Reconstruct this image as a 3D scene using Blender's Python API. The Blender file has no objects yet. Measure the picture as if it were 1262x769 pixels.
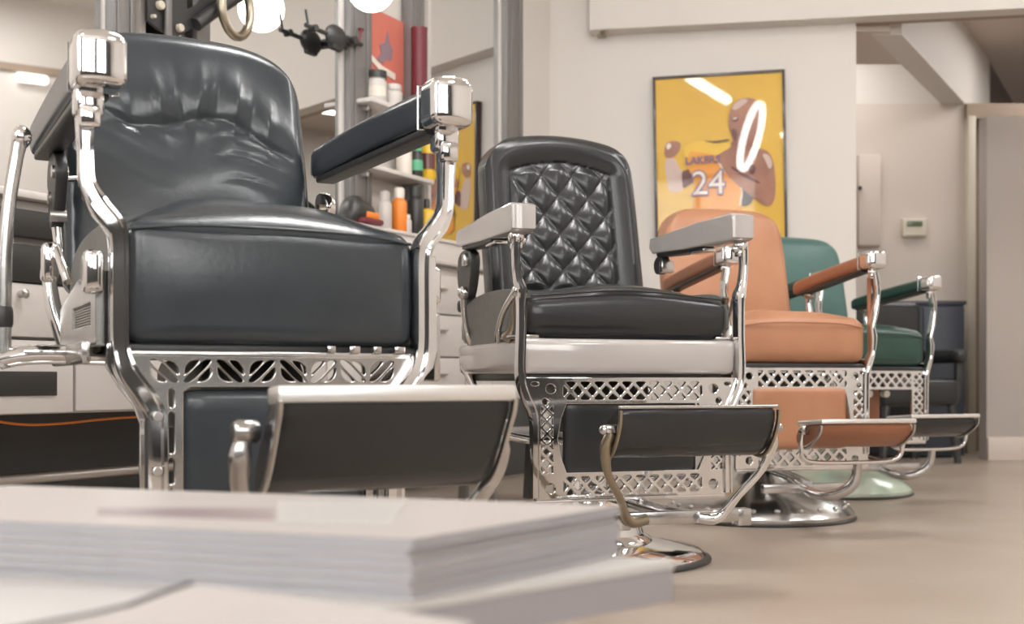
import bpy, bmesh, math, random
from mathutils import Vector, Matrix
random.seed(7)
PI = math.pi
# ------------------------------------------------------------------ camera
F, HC, HY = 1467.0, 0.405, 470.0          # focal length in pixels, eye height (m), horizon row
scn = bpy.context.scene
cam_d = bpy.data.cameras.new('camera'); cam = bpy.data.objects.new('camera', cam_d)
scn.collection.objects.link(cam); scn.camera = cam
cam.location = (0, 0, HC); cam.rotation_euler = (PI/2, 0, 0)
cam_d.sensor_width = 36; cam_d.lens = F/1262*36
cam_d.shift_y = (HY-384.5)/1262
cam_d.clip_start = .02
cam_d.dof.use_dof = True; cam_d.dof.focus_distance = 2.15; cam_d.dof.aperture_fstop = 5.4
# ------------------------------------------------------------------ light and exposure
scn.view_settings.view_transform = 'Standard'; scn.view_settings.look = 'None'
scn.view_settings.gamma = 1; scn.view_settings.use_curve_mapping = False
scn.view_settings.exposure = -0.05
CEIL = 3.1
w = bpy.data.worlds.new('world'); scn.world = w; w.use_nodes = True
w.node_tree.nodes['Background'].inputs[0].default_value = (.85, .93, 1, 1)
w.node_tree.nodes['Background'].inputs[1].default_value = 1.0
def area(name, loc, rot, sx, sy, power, col):
    l = bpy.data.lights.new(name, 'AREA'); l.shape = 'RECTANGLE'; l.size = sx; l.size_y = sy
    l.energy = power; l.color = col
    o = bpy.data.objects.new(name, l); scn.collection.objects.link(o); o.location = loc; o.rotation_euler = rot
    return o
for wx in (-.75, 1.0, 2.75): area('window_daylight', (wx, -2.95, 2.05), (PI/2, 0, PI), 1.3, 1.35, 39, (.95, .98, 1))       # shop windows behind the camera
area('west_fill_light', (-2.86, -1.3, 2.1), (PI/2, 0, -PI/2), 2.2, 1.1, 62, (.95, .98, 1))  # added fill for the east wall and the chairs' left sides
for lx, ly in ((-1.5, -.6), (2.4, -.6), (.2, 2.3), (2.4, 2.3), (3.6, 3.6)):
    area('ceiling_panel_light', (lx, ly, CEIL-.045), (0, 0, 0), .54, .54, 24, (.98, .98, .98))
area('corridor_glow', (3.3, 6.2, 2.38), (0, 0, 0), .9, 1.2, 21, (.98, .96, .93))
area('recess_glow', (1.75, 6.3, 2.32), (0, 0, 0), .5, .4, 7, (.98, .96, .93))
# ------------------------------------------------------------------ materials
def mat(name, col, rough=.5, metal=0, bump=0, bscale=60, coat=0, coat_r=.05, var=0, vscale=4, emit=0, spec=.5, trans=0, col2=None):
    m = bpy.data.materials.new(name); m.use_nodes = True
    nt = m.node_tree; b = nt.nodes['Principled BSDF']; I = b.inputs
    I['Base Color'].default_value = (*col, 1); I['Roughness'].default_value = rough; I['Metallic'].default_value = metal
    I['Coat Weight'].default_value = coat; I['Coat Roughness'].default_value = coat_r
    I['Specular IOR Level'].default_value = spec
    I['Transmission Weight'].default_value = trans
    if emit: I['Emission Color'].default_value = (*col, 1); I['Emission Strength'].default_value = emit
    tc = nt.nodes.new('ShaderNodeTexCoord')
    if var or col2:
        n = nt.nodes.new('ShaderNodeTexNoise'); n.inputs['Scale'].default_value = vscale; n.inputs['Detail'].default_value = 6
        nt.links.new(tc.outputs['Object'], n.inputs['Vector'])
        r = nt.nodes.new('ShaderNodeValToRGB'); r.color_ramp.elements[0].position = .35; r.color_ramp.elements[1].position = .68
        c2 = col2 or tuple(c*(1-var) for c in col)
        r.color_ramp.elements[0].color = (*c2, 1); r.color_ramp.elements[1].color = (*col, 1)
        nt.links.new(n.outputs['Fac'], r.inputs[0]); nt.links.new(r.outputs[0], I['Base Color'])
    if bump:
        n = nt.nodes.new('ShaderNodeTexNoise'); n.inputs['Scale'].default_value = bscale; n.inputs['Detail'].default_value = 5
        nt.links.new(tc.outputs['Object'], n.inputs['Vector'])
        bp = nt.nodes.new('ShaderNodeBump'); bp.inputs['Strength'].default_value = bump; bp.inputs['Distance'].default_value = .004
        nt.links.new(n.outputs['Fac'], bp.inputs['Height']); nt.links.new(bp.outputs[0], I['Normal'])
    return m
M = dict(
    wall=mat('cream_paint', (.71, .665, .62), .55, bump=.06, bscale=90, var=.03, vscale=1.5),
    pinkwall=mat('warm_beige_paint', (.64, .555, .495), .6, bump=.06, bscale=90, var=.03, vscale=1.5),
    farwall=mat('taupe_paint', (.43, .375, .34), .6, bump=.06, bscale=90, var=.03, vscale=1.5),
    ceiling=mat('ceiling_paint', (.74, .70, .65), .7, bump=.05, bscale=70),
    floor=mat('polished_concrete', (.43, .365, .305), .34, bump=.1, bscale=35, col2=(.37, .295, .235), vscale=2.2),
    trim=mat('taupe_trim', (.36, .27, .2), .5, var=.1),
    white=mat('white_laminate', (.66, .62, .59), .3, var=.03),
    enamel=mat('white_enamel', (.51, .475, .46), .13, coat=.6, var=.05, vscale=7),
    black=mat('black_lacquer', (.035, .034, .033), .35),
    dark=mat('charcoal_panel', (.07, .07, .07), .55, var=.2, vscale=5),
    cast=mat('dark_cast_iron', (.05, .05, .05), .4, metal=.4, bump=.2),
    chrome=mat('chrome', (.74, .73, .73), .07, metal=1, bump=.04, bscale=25),
    satin=mat('satin_silver', (.80, .785, .77), .38, metal=1, bump=.04, bscale=40),
    nickel=mat('worn_nickel', (.60, .585, .575), .22, metal=1, bump=.05, bscale=40, var=.2, vscale=20),
    brass=mat('aged_bronze', (.36, .31, .24), .3, metal=1, bump=.1),
    leather1=mat('black_blue_leather', (.036, .045, .054), .25, bump=.06, bscale=120, var=.2, vscale=9, spec=.6),
    leather2=mat('black_leather', (.022, .0235, .0245), .26, bump=.06, bscale=130, spec=.55),
    tan=mat('tan_leather', (.46, .225, .125), .40, bump=.12, bscale=120, col2=(.40, .18, .095), vscale=6),
    tandark=mat('brown_leather', (.33, .13, .065), .4, bump=.2, bscale=120, var=.2),
    teal=mat('teal_leather', (.07, .155, .14), .38, bump=.15, bscale=120, var=.12),
    green=mat('dark_green_leather', (.02, .058, .043), .36, bump=.15, bscale=120, var=.15),
    sidecloth=mat('grey_side_vinyl', (.20, .195, .185), .6, bump=.35, bscale=220, var=.12, vscale=60),
    lampglass=mat('lit_glass', (1, .98, .95), .4, emit=6),
    walllamp=mat('lit_opal', (1, .98, .95), .4, emit=2.0),
    tube=mat('lit_tube', (1, .98, .95), .4, emit=44),
    alu=mat('brushed_aluminium', (.26, .25, .245), .45, metal=.5, var=.06, vscale=3),
    mirror=mat('mirror_glass', (.72, .72, .71), .01, metal=1),
    paper=mat('paper_pages', (.41, .41, .44), .8, var=.05, vscale=30),
    cover=mat('magazine_cover', (.46, .42, .40), .45, var=.05, vscale=6),
    cover2=mat('mauve_print', (.26, .20, .21), .4, col2=(.40, .34, .33), vscale=5),
    table=mat('white_table_top', (.55, .53, .51), .3, var=.04),
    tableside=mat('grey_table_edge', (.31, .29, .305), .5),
    yellow=mat('poster_yellow', (.74, .45, .035), .5, coat=.6, coat_r=.02, col2=(.69, .40, .04), vscale=2),
    jersey=mat('poster_orange', (.80, .36, .03), .5, coat=.6, coat_r=.02, col2=(.78, .26, .03), vscale=5),
    skin=mat('poster_brown', (.42, .19, .12), .5, coat=.6, coat_r=.02, col2=(.27, .11, .07), vscale=9),
    skinlight=mat('poster_pale_skin', (.60, .44, .38), .5, coat=.6, coat_r=.02),
    pblack=mat('poster_black', (.05, .035, .04), .5, coat=.6, coat_r=.02),
    maroon=mat('poster_maroon', (.12, .03, .03), .5, coat=.6, coat_r=.02),
    purple=mat('poster_purple', (.19, .12, .24), .5, coat=.6, coat_r=.02),
    pwhite=mat('poster_white', (.78, .70, .62), .5, coat=.6, coat_r=.02),
    red=mat('print_red', (.66, .20, .15), .5, col2=(.60, .16, .12), vscale=4),
    redpaint=mat('dark_red', (.17, .025, .035), .4),
    bluegrey=mat('print_blue_grey', (.28, .20, .24), .5),
    orange=mat('orange_plastic', (.85, .24, .03), .35),
    yel=mat('yellow_plastic', (.78, .48, .03), .4),
    greenp=mat('green_plastic', (.12, .45, .25), .4),
    clear=mat('frosted_plastic', (.66, .60, .56), .3, trans=.2),
    navy=mat('dark_slate_laminate', (.055, .062, .08), .5, var=.15),
    lcd=mat('green_lcd', (.12, .16, .10), .2),
    beige=mat('beige_plastic', (.60, .54, .44), .45),
    paleg=mat('pale_green_enamel', (.36, .50, .38), .2, coat=.4, col2=(.55, .58, .48), vscale=6),
    screw=mat('brushed_steel', (.6, .58, .56), .3, metal=1),
    sky=mat('frosted_daylight_glass', (1, .97, .93), .5, emit=1.6),
)
# ------------------------------------------------------------------ helpers
COL = scn.collection
def finish(me, name, m, parent=None, ang=40):
    for p in me.polygons: p.use_smooth = True
    me.set_sharp_from_angle(angle=math.radians(ang))
    if m and not me.materials: me.materials.append(M[m] if isinstance(m, str) else m)
    o = bpy.data.objects.new(name, me); COL.objects.link(o)
    if parent: o.parent = parent
    return o
def obj(name, bm, m, parent=None, ang=40):
    bmesh.ops.recalc_face_normals(bm, faces=bm.faces)
    me = bpy.data.meshes.new(name); bm.to_mesh(me); bm.free()
    return finish(me, name, m, parent, ang)
def tag(o, label=None, cat=None, group=None, kind=None):
    if label: o['label'] = label
    if cat: o['category'] = cat
    if group: o['group'] = group
    if kind: o['kind'] = kind
    return o
def thing(name, loc, rz, label, cat, group=None):
    o = bpy.data.objects.new(name, None); COL.objects.link(o); o.empty_display_size = .1
    o.location = loc; o.rotation_euler = (0, 0, rz)
    return tag(o, label, cat, group)
def box(bm, c, s, bev=0, seg=2, rot=None, taper=None):
    r = bmesh.ops.create_cube(bm, size=1)
    vs = r['verts']
    for v in vs:
        v.co = Vector((v.co.x*s[0], v.co.y*s[1], v.co.z*s[2]))
        if taper: v.co = taper(v.co)
    if bev:
        es = list({e for v in vs for e in v.link_edges})
        rr = bmesh.ops.bevel(bm, geom=es, offset=bev, segments=seg, profile=.5, affect='EDGES', clamp_overlap=True)
        vs = list({v for f in rr['faces'] for v in f.verts} | {v for v in vs if v.is_valid})
    mt = Matrix.Translation(Vector(c)) @ (rot if rot else Matrix.Identity(4))
    for v in vs: v.co = mt @ v.co
def bx(name, m, parent, c, s, bev=0, seg=2, rot=None, taper=None):
    bm = bmesh.new(); box(bm, c, s, bev, seg, rot, taper); return obj(name, bm, m, parent)
def span(name, m, parent, a, b, bev=0, seg=2):
    c = [(a[i]+b[i])/2 for i in range(3)]; s = [abs(a[i]-b[i]) for i in range(3)]
    return bx(name, m, parent, c, s, bev, seg)
def smooth(pts, n=6):
    P = [Vector(p) for p in pts]; out = []
    for i in range(len(P)-1):
        p0 = P[max(i-1, 0)]; p1 = P[i]; p2 = P[i+1]; p3 = P[min(i+2, len(P)-1)]
        for k in range(n):
            t = k/n
            out.append(.5*((2*p1)+(p2-p0)*t+(2*p0-5*p1+4*p2-p3)*t*t+(3*p1-p0-3*p2+p3)*t**3))
    out.append(P[-1]); return out
def sweep(bm, pts, sec, up=(0, 1, 0), sc=None, sm=6, closed=False):
    """sec: list of (u,v); u runs across (t x up), v along up; sc: radius factor per control point"""
    if sm: path = smooth(pts, sm)
    else: path = [Vector(p) for p in pts]
    n = len(path); rings = []
    for i, p in enumerate(path):
        if closed: t = (path[(i+1) % n]-path[i-1])
        else: t = path[min(i+1, n-1)]-path[max(i-1, 0)]
        t.normalize(); v = Vector(up); v = v-t*v.dot(t)
        if v.length < 1e-4: v = t.orthogonal()
        v.normalize(); u = t.cross(v)
        f = 1
        if sc:
            q = i/(n-1)*(len(sc)-1); a = int(min(q, len(sc)-2)) if len(sc) > 1 else 0; f = sc[a]+(sc[a+1]-sc[a])*(q-a)
        rings.append([bm.verts.new(p+u*(a*f)+v*(b*f)) for a, b in sec])
    m = len(sec)
    for i in range(n-1 if not closed else n):
        A = rings[i]; B = rings[(i+1) % n]
        for k in range(m): bm.faces.new((A[k], A[(k+1) % m], B[(k+1) % m], B[k]))
    if not closed:
        bm.faces.new(rings[0][::-1]); bm.faces.new(rings[-1])
def circ(a, b=None, n=12):
    b = b or a
    return [(a*math.cos(2*PI*k/n), b*math.sin(2*PI*k/n)) for k in range(n)]
def rrect(w, h, r, n=3):
    out = []
    for cx, cy, a0 in ((w/2-r, h/2-r, 0), (-w/2+r, h/2-r, 90), (-w/2+r, -h/2+r, 180), (w/2-r, -h/2+r, 270)):
        for k in range(n+1):
            a = math.radians(a0+90*k/n); out.append((cx+r*math.cos(a), cy+r*math.sin(a)))
    return out
def channel(w, h, d=.35, e=.2):       # wide face with a sunk groove, on both v sides
    W, H = w/2, h/2; g = W*(1-2*e)
    return [(W, -H*.8), (W, H*.8), (W*.9, H), (g, H), (g*.9, H*(1-d)), (-g*.9, H*(1-d)), (-g, H), (-W*.9, H), (-W, H*.8),
            (-W, -H*.8), (-W*.9, -H), (-g, -H), (-g*.9, -H*(1-d)), (g*.9, -H*(1-d)), (g, -H), (W*.9, -H)]
def tube(name, m, parent, pts, r, up=(0, 1, 0), sc=None, sm=6, n=12, closed=False):
    bm = bmesh.new(); sweep(bm, pts, circ(r, n=n), up, sc, sm, closed); return obj(name, bm, m, parent)
def lathe(bm, prof, c=(0, 0, 0), n=40, axis='z'):
    rings = []
    for r, z in prof:
        ring = []
        for k in range(n):
            a = 2*PI*k/n; x, y = r*math.cos(a), r*math.sin(a)
            p = {'z': (x, y, z), 'y': (x, z, y), 'x': (z, x, y)}[axis]
            ring.append(bm.verts.new((p[0]+c[0], p[1]+c[1], p[2]+c[2])))
        rings.append(ring)
    for i in range(len(rings)-1):
        for k in range(n): bm.faces.new((rings[i][k], rings[i][(k+1) % n], rings[i+1][(k+1) % n], rings[i+1][k]))
    bm.faces.new(rings[0][::-1]); bm.faces.new(rings[-1])
def ball(bm, c, r, s=(1, 1, 1), n=14):
    rr = bmesh.ops.create_uvsphere(bm, u_segments=n, v_segments=n//2+2, radius=r)
    for v in rr['verts']: v.co = Vector((v.co.x*s[0]+c[0], v.co.y*s[1]+c[1], v.co.z*s[2]+c[2]))
def pillow(name, m, parent, size, r, div, fn=None, c=(0, 0, 0)):
    """rounded box from a subdivided box; fn reshapes the point (in local, centred coordinates)"""
    hx, hy, hz = size[0]/2, size[1]/2, size[2]/2
    bm = bmesh.new(); cache = {}
    def vert(i, j, k):
        key = (i, j, k)
        if key not in cache:
            def pos(i, n, h):            # denser near the rims
                t = i/n*2-1
                return h*math.copysign(abs(t)**.92, t)
            p = Vector((pos(i, div[0], hx), pos(j, div[1], hy), pos(k, div[2], hz)))
            q = Vector((max(-hx+r, min(hx-r, p.x)), max(-hy+r, min(hy-r, p.y)), max(-hz+r, min(hz-r, p.z))))
            d = p-q
            if d.length > 1e-7:
                # rounding only counts where the point lies past the inner box
                d = d.normalized()*r
            p = q+d
            if fn: p = Vector(fn(p.copy()))
            cache[key] = bm.verts.new(p+Vector(c))
        return cache[key]
    nx, ny, nz = div
    for k in (0, nz):
        for i in range(nx):
            for j in range(ny): bm.faces.new((vert(i, j, k), vert(i+1, j, k), vert(i+1, j+1, k), vert(i, j+1, k)))
    for j in (0, ny):
        for i in range(nx):
            for k in range(nz): bm.faces.new((vert(i, j, k), vert(i+1, j, k), vert(i+1, j, k+1), vert(i, j, k+1)))
    for i in (0, nx):
        for j in range(ny):
            for k in range(nz): bm.faces.new((vert(i, j, k), vert(i, j+1, k), vert(i, j+1, k+1), vert(i, j, k+1)))
    return obj(name, bm, m, parent, 70)
def chaikin(P, it=1):
    for _ in range(it):
        Q = []
        for i in range(len(P)):
            a, b = P[i], P[(i+1) % len(P)]
            Q += [(a[0]*.86+b[0]*.14, a[1]*.86+b[1]*.14), (a[0]*.14+b[0]*.86, a[1]*.14+b[1]*.86)] if it == 1 else [(a[0]*.76+b[0]*.24, a[1]*.76+b[1]*.24), (a[0]*.24+b[0]*.76, a[1]*.24+b[1]*.76)]
        P = Q
    return P
def clip(P, Q):      # convex clip of polygon P by convex counter-clockwise polygon Q
    for i in range(len(Q)):
        a, b = Q[i], Q[(i+1) % len(Q)]; out = []
        def side(p): return (b[0]-a[0])*(p[1]-a[1])-(b[1]-a[1])*(p[0]-a[0])
        for k in range(len(P)):
            p, q = P[k], P[(k+1) % len(P)]; sp, sq = side(p), side(q)
            if sp >= 0: out.append(p)
            if sp*sq < 0:
                t = sp/(sp-sq); out.append((p[0]+(q[0]-p[0])*t, p[1]+(q[1]-p[1])*t))
        P = out
        if len(P) < 3: return []
    return P
def parea(P): return abs(sum(P[i][0]*P[(i+1) % len(P)][1]-P[(i+1) % len(P)][0]*P[i][1] for i in range(len(P))))/2
def plate(name, m, parent, outline, holes, th, y, bev=.0012, tf=None):
    """openwork plate in the local x-z plane, thickness th along y, front face at y"""
    cu = bpy.data.curves.new(name, 'CURVE'); cu.dimensions = '2D'; cu.fill_mode = 'BOTH'
    cu.extrude = th/2-bev if bev else th/2; cu.bevel_depth = bev; cu.bevel_resolution = 1
    for P in [outline]+holes:
        s = cu.splines.new('POLY'); s.points.add(len(P)-1); s.use_cyclic_u = True
        for i, p in enumerate(P): s.points[i].co = (p[0], p[1], 0, 1)
    o = bpy.data.objects.new(name, cu)
    me = bpy.data.meshes.new_from_object(o); bpy.data.objects.remove(o); bpy.data.curves.remove(cu)
    for v in me.vertices:
        x, z, d = v.co
        p = Vector((x, y+th/2-d, z)); v.co = tf(p) if tf else p
    me.materials.clear(); me.name = name
    return finish(me, name, m, parent, 35)
def lattice(rect, pitch, bar, quad=None):
    """diamond holes inside rect (x0,z0,x1,z1)"""
    x0, z0, x1, z1 = rect; Q = quad or [(x0, z0), (x1, z0), (x1, z1), (x0, z1)]
    out = []; h = pitch/2; e = h-bar*.7
    nx = int((x1-x0)/h)+3; nz = int((z1-z0)/h)+3
    cx, cz = (x0+x1)/2, (z0+z1)/2
    for i in range(-nx, nx+1):
        for j in range(-nz, nz+1):
            if (i+j) % 2: continue
            c = (cx+i*h, cz+j*h)
            P = clip([(c[0]-e, c[1]), (c[0], c[1]-e), (c[0]+e, c[1]), (c[0], c[1]+e)], Q)
            if len(P) >= 3 and parea(P) > e*e*.18: out.append(chaikin(P))
    return out
def slots(x0, x1, z0, z1, cell, pitch, w):
    """groups of slanting slots that change direction cell by cell"""
    out = []; n = max(1, round((x1-x0)/cell)); cw = (x1-x0)/n
    for c in range(n):
        a = x0+c*cw+w*.22; b = x0+(c+1)*cw-w*.22; s = 1 if c % 2 else -1
        Q = [(a, z0), (b, z0), (b, z1), (a, z1)]; mx, mz = (a+b)/2, (z0+z1)/2
        for k in range(-8, 9):
            ox = mx+k*pitch; L = .1; dx, dz = s*.7071, .7071; nx_, nz_ = -dz, dx
            P = [(ox-dx*L+nx_*w/2*q, mz-dz*L+nz_*w/2*q) for q in (1,)]+[(ox+dx*L+nx_*w/2, mz+dz*L+nz_*w/2),
                 (ox+dx*L-nx_*w/2, mz+dz*L-nz_*w/2), (ox-dx*L-nx_*w/2, mz-dz*L-nz_*w/2)]
            P = clip(P, Q)
            if len(P) >= 3 and parea(P) > w*w*.5: out.append(chaikin(P, 2))
    return out
def capsule(x, z0, z1, w):
    return [(x+w/2*math.cos(a), (z1 if math.sin(a) >= 0 else z0)+w/2*math.sin(a)*1) for a in [2*PI*k/12 for k in range(12)]]
def hole(x, z, r, n=12, sx=1): return [(x+r*sx*math.cos(2*PI*k/n), z+r*math.sin(2*PI*k/n)) for k in range(n)]
def ray(px, py): return Vector(((px-631)/F, 1, (HY-py)/F))
EYE = Vector((0, 0, HC))

# ================================================================== THE ROOM
# row wall (mirrors): passes A with direction DW; poster wall direction DP
DW = Vector((.487, .873, 0)).normalized(); NW = Vector((DW.y, -DW.x, 0))       # NW faces the room
A0 = Vector((.03, 4.7, 0))-NW*.30
DP = Vector((.985, -.17, 0)).normalized(); NP = Vector((DP.y, -DP.x, 0))       # faces the room
P1 = Vector((1.532, 5.3, 0))                                                   # end of the poster wall
def on_plane(px, py, p, n):
    d = ray(px, py); t = (p-EYE).dot(n)/d.dot(n); return EYE+d*t
def tW(px, off=0):      # distance along row wall of a view column
    q = on_plane(px, HY, A0+NW*off, NW); return (q-A0).dot(DW)
def tP(px, off=0):
    q = on_plane(px, HY, P1+NP*off, NP); return (q-P1).dot(DP)
RW = math.atan2(DW.y, DW.x); RP = math.atan2(DP.y, DP.x)
def wbox(name, m, org, ang, a, b, bev=0, kind='structure', parent=None):
    """box in wall coordinates: x along wall, y towards room = -y, z up"""
    bm = bmesh.new(); c = [(a[i]+b[i])/2 for i in range(3)]; s = [abs(a[i]-b[i]) for i in range(3)]
    box(bm, c, s, bev); o = obj(name, bm, m, parent)
    if parent is None:
        o.location = org; o.rotation_euler = (0, 0, ang)
    if kind: o['kind'] = kind
    return o
def st(name, m, a, b, bev=0):
    o = span(name, m, None, a, b, bev); o['kind'] = 'structure'; return o
st('floor', 'floor', (-3.2, -3.1, -.1), (4.6, 9.2, 0))
st('ceiling', 'ceiling', (-3.2, -3.1, CEIL), (4.6, 9.2, CEIL+.1))
st('wall_east', 'wall', (4.5, -3.1, 0), (4.6, 9.2, CEIL))
st('wall_west', 'wall', (-3.0, -3.1, 0), (-2.9, 9.2, CEIL))
# south wall with three shop windows above a dark dado, and an added west window for fill
st('wall_south', 'dark', (-2.9, -3.1, 0), (4.5, -3.0, 1.3))
st('wall_south', 'wall', (-2.9, -3.1, 2.8), (4.5, -3.0, CEIL))
for a, b in ((-2.9, -1.45), (-.05, .3), (1.7, 2.05), (3.45, 4.5)): st('wall_south', 'dark', (a, -3.1, 1.3), (b, -3.0, 2.8))
def window(n, loc, rz, wd, ht, label):
    wn = thing('window_%d' % n, loc, rz, label, 'window'); wn['kind'] = 'structure'
    bm = bmesh.new()
    for x in (-wd/2+.02, 0, wd/2-.02): box(bm, (x, 0, ht/2), (.04, .06, ht))
    for z in (.02, ht-.02): box(bm, (0, 0, z), (wd, .06, .04))
    obj('window_frame', bm, 'dark', wn); bx('window_pane', 'sky', wn, (0, -.02, ht/2), (wd-.04, .01, ht-.04))
for n, x in enumerate((-.75, 1.0, 2.75)): window(n+1, (x, -3.03, 1.3), 0, 1.4, 1.5, 'shop window behind the viewer')
window(4, (-2.89, -1.3, 1.5), -PI/2, 2.3, 1.2, 'added high window in the side wall for fill light')  # invented window, built round the west fill light
# slab with an arbitrary outline
def slab(name, m, P, z0, z1, parent=None, bev=.0):
    bm = bmesh.new(); b = [bm.verts.new((x, y, z0)) for x, y in P]; t = [bm.verts.new((x, y, z1)) for x, y in P]
    bm.faces.new(b); bm.faces.new(t)
    for i in range(len(P)): bm.faces.new((b[i], b[(i+1) % len(P)], t[(i+1) % len(P)], t[i]))
    if bev: bmesh.ops.bevel(bm, geom=list(bm.edges), offset=bev, segments=2, affect='EDGES')
    return obj(name, bm, m, parent, 30)
# row wall, cream above; charcoal panel stands in for shade under the counters
T0 = tW(-260); T1 = tW(628)
wbox('wall_left', 'wall', A0, RW, (-5.2, 0, .0), (T1+.35, .12, CEIL))
wbox('shade_panel', 'dark', A0, RW, (-5.0, -.06, 0), (T1+.2, 0, .33))
# pilaster between mirrors and the poster wall
q0 = on_plane(640, HY, A0, NW); q1 = on_plane(735, HY, P1, NP)
z0 = 0
bm = bmesh.new()
pp = [q0-DW*.05, q0+Vector((.20, .30, 0)), q1, q1-NP*.3+DP*.0, q0+Vector((-.35, .9, 0)), q0+Vector((-.4, -.0, 0))]
bot = [bm.verts.new((p.x, p.y, 0)) for p in pp]; top = [bm.verts.new((p.x, p.y, CEIL)) for p in pp]
bm.faces.new(bot); bm.faces.new(top)
for i in range(len(pp)): bm.faces.new((bot[i], bot[(i+1) % len(pp)], top[(i+1) % len(pp)], top[i]))
o = obj('wall_pilaster', bm, 'wall', None, 20); o['kind'] = 'structure'
# poster wall
tl = tP(735)
wbox('wall_back', 'wall', P1, RP, (tl-.3, 0, 0), (0, .35, CEIL-.02))
ZB = 2.0
wbox('trim_2', 'wall', P1, RP, (tl-.02, -.10, ZB), (3.2, .0, CEIL-.001))                 # front beam over recess and corridor
wbox('trim_3', 'trim', P1, RP, (0, .0, ZB+.005), (3.0, .06, ZB+.2))
wbox('baseboard_back', 'white', P1, RP, (tl, -.012, 0), (0, 0, .09), .003)
# beam running away from the front beam, soffit and corridor
bz = 1.979
BL = [(1.768, 5.40), (3.0, 7.474), (2.86, 7.474), (1.628, 5.40)]
o = slab('trim_4', 'wall', BL, bz, 2.9); o['kind'] = 'structure'
o = slab('trim_5', 'pinkwall', [(1.2, 5.36), (1.70, 5.36), (1.95, 5.92), (1.2, 5.92)], bz+.002, 2.36); o['kind'] = 'structure'
o = slab('ceiling_recess', 'wall', [(1.2, 5.36), (1.69, 5.42), (2.44, 6.74), (1.2, 6.74)], 2.36, 2.42); o['kind'] = 'structure'
o = slab('ceiling_corridor', 'pinkwall', [(1.76, 5.38), (4.5, 5.38), (4.5, 9.1), (3.9, 9.1), (2.95, 7.40)], 2.42, 2.5); o['kind'] = 'structure'
tw = on_plane(1189, HY, Vector((0, 6.75, 0)), Vector((0, 1, 0)))
st('wall_corridor', 'pinkwall', (1.2, 6.75, 0), (tw.x, 6.87, bz))
st('wall_corridor', 'wall', (1.2, 6.75, bz), (2.46, 6.87, 2.42))
st('wall_north', 'pinkwall', (1.2, 9.1, 0), (4.5, 9.2, CEIL))
# doorway casing, dark reveal and the wall past it
xj = tw.x
st('trim_6', 'beige', (xj, 6.70, 0), (xj+.045, 6.90, 1.90), .004)
st('trim_7', 'trim', (xj-.0, 6.72, 1.89), (xj+.6, 6.9, 1.975))
st('door_1', 'trim', (xj+.05, 6.90, 0), (xj+.6, 6.95, 1.90))
xr = on_plane(1216, HY, Vector((0, 6.1, 0)), Vector((0, 1, 0))).x
st('wall_right', 'farwall', (xr, 6.1, 0), (4.5, 6.2, 1.765))
st('baseboard_right', 'pinkwall', (xr-.0, 6.08, 0), (4.5, 6.1, .12), .004)
# picture rails on the east wall (show in the mirrors)


# ---------------- mirrors, poles, shelf bay on the row wall
def wall_thing(name, t, off, z, label, cat, group=None):
    p = A0+DW*t+NW*off; return thing(name, (p.x, p.y, z), RW, label, cat, group)
def zW(px, py, off=0): return on_plane(px, py, A0+NW*off, NW).z
MB = .885
def wallmirror(a, b, label):
    ta, tb = tW(a), tW(b); c = (ta+tb)/2; w_ = tb-ta
    r = wall_thing('wall_mirror', c, .0, MB, label, 'mirror', 'mirrors along the row wall')
    bx('mirror_glass', 'mirror', r, (0, -.012, 1.0), (w_-.03, .008, 2.0))
    bm = bmesh.new()
    for s in (-1, 1): box(bm, (s*(w_/2-.01), -.012, 1.0), (.02, .022, 2.04), .002)
    for z in (-.01, 2.01): box(bm, (0, -.012, z), (w_, .022, .02), .002)
    obj('mirror_frame', bm, 'white', r)
wallmirror(-120, 128, 'large wall mirror at the far left behind the black chair\'s arm')
wallmirror(166, 418, 'large wall mirror between two grey poles above the biggest chair')
wallmirror(522, 614, 'narrow wall mirror left of the grey pole beside the diamond tufted chair')
def pole(px0, px1, label):
    ta, tb = tW(px0, .03), tW(px1, .03); c = (ta+tb)/2; w_ = (tb-ta)
    r = wall_thing('mirror_pole', c, .03, 0, label, 'pole', 'grey metal poles on the row wall')
    bm = bmesh.new(); H = 1.5
    box(bm, (0, 0, (.87+CEIL)/2), (w_, .04, CEIL-.87), .003)
    o = obj('post', bm, 'alu', r)
    bm = bmesh.new()
    for s in (-.28, .28): box(bm, (s*w_, -.022, (.89+CEIL)/2), (.004+.06*w_, .008, CEIL-.92), .002)
    obj('track', bm, 'alu', r)
pole(132, 161, 'grey metal pole behind the left shoulder of the biggest chair')
pole(426, 453, 'grey metal pole with clamp arm left of the red print')
pole(620, 640, 'tall grey metal pole left of the cream pilaster')
pole(501, 518, 'slim grey pole right of the red print')
# red sleeve on the slim pole
def onW(px, py, off): return on_plane(px, py, A0+NW*off, NW)
def wbx(name, m, px0, px1, py0, py1, off, depth, bev, label, cat, group=None, extra=None):
    """thing standing off the row wall, its front face seen between the given columns/rows"""
    a = onW(px0, py1, off); b = onW(px1, py0, off); ta, tb = (a-A0).dot(DW), (b-A0).dot(DW)
    zl = onW((px0+px1)/2, py1, off).z; zh = onW((px0+px1)/2, py0, off).z
    return (ta+tb)/2, tb-ta, zl, zh
c_, w_, zl, zh = wbx('', '', 503, 517, 36, 100, .055, 0, 0, '', '')
r = wall_thing('banner_roll', c_, .079, zl-.2, 'dark red roll hanging on the slim pole beside the red print', 'banner')
bm = bmesh.new(); lathe(bm, [(w_*.38, 0), (w_*.4, .01), (w_*.4, zh-zl+.19), (w_*.42, zh-zl+.2)], n=16); obj('roll', bm, 'redpaint', r)
bm = bmesh.new(); lathe(bm, [(w_*.2, -.02), (w_*.2, 0)], n=12); obj('end_pin', bm, 'screw', r)
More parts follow.
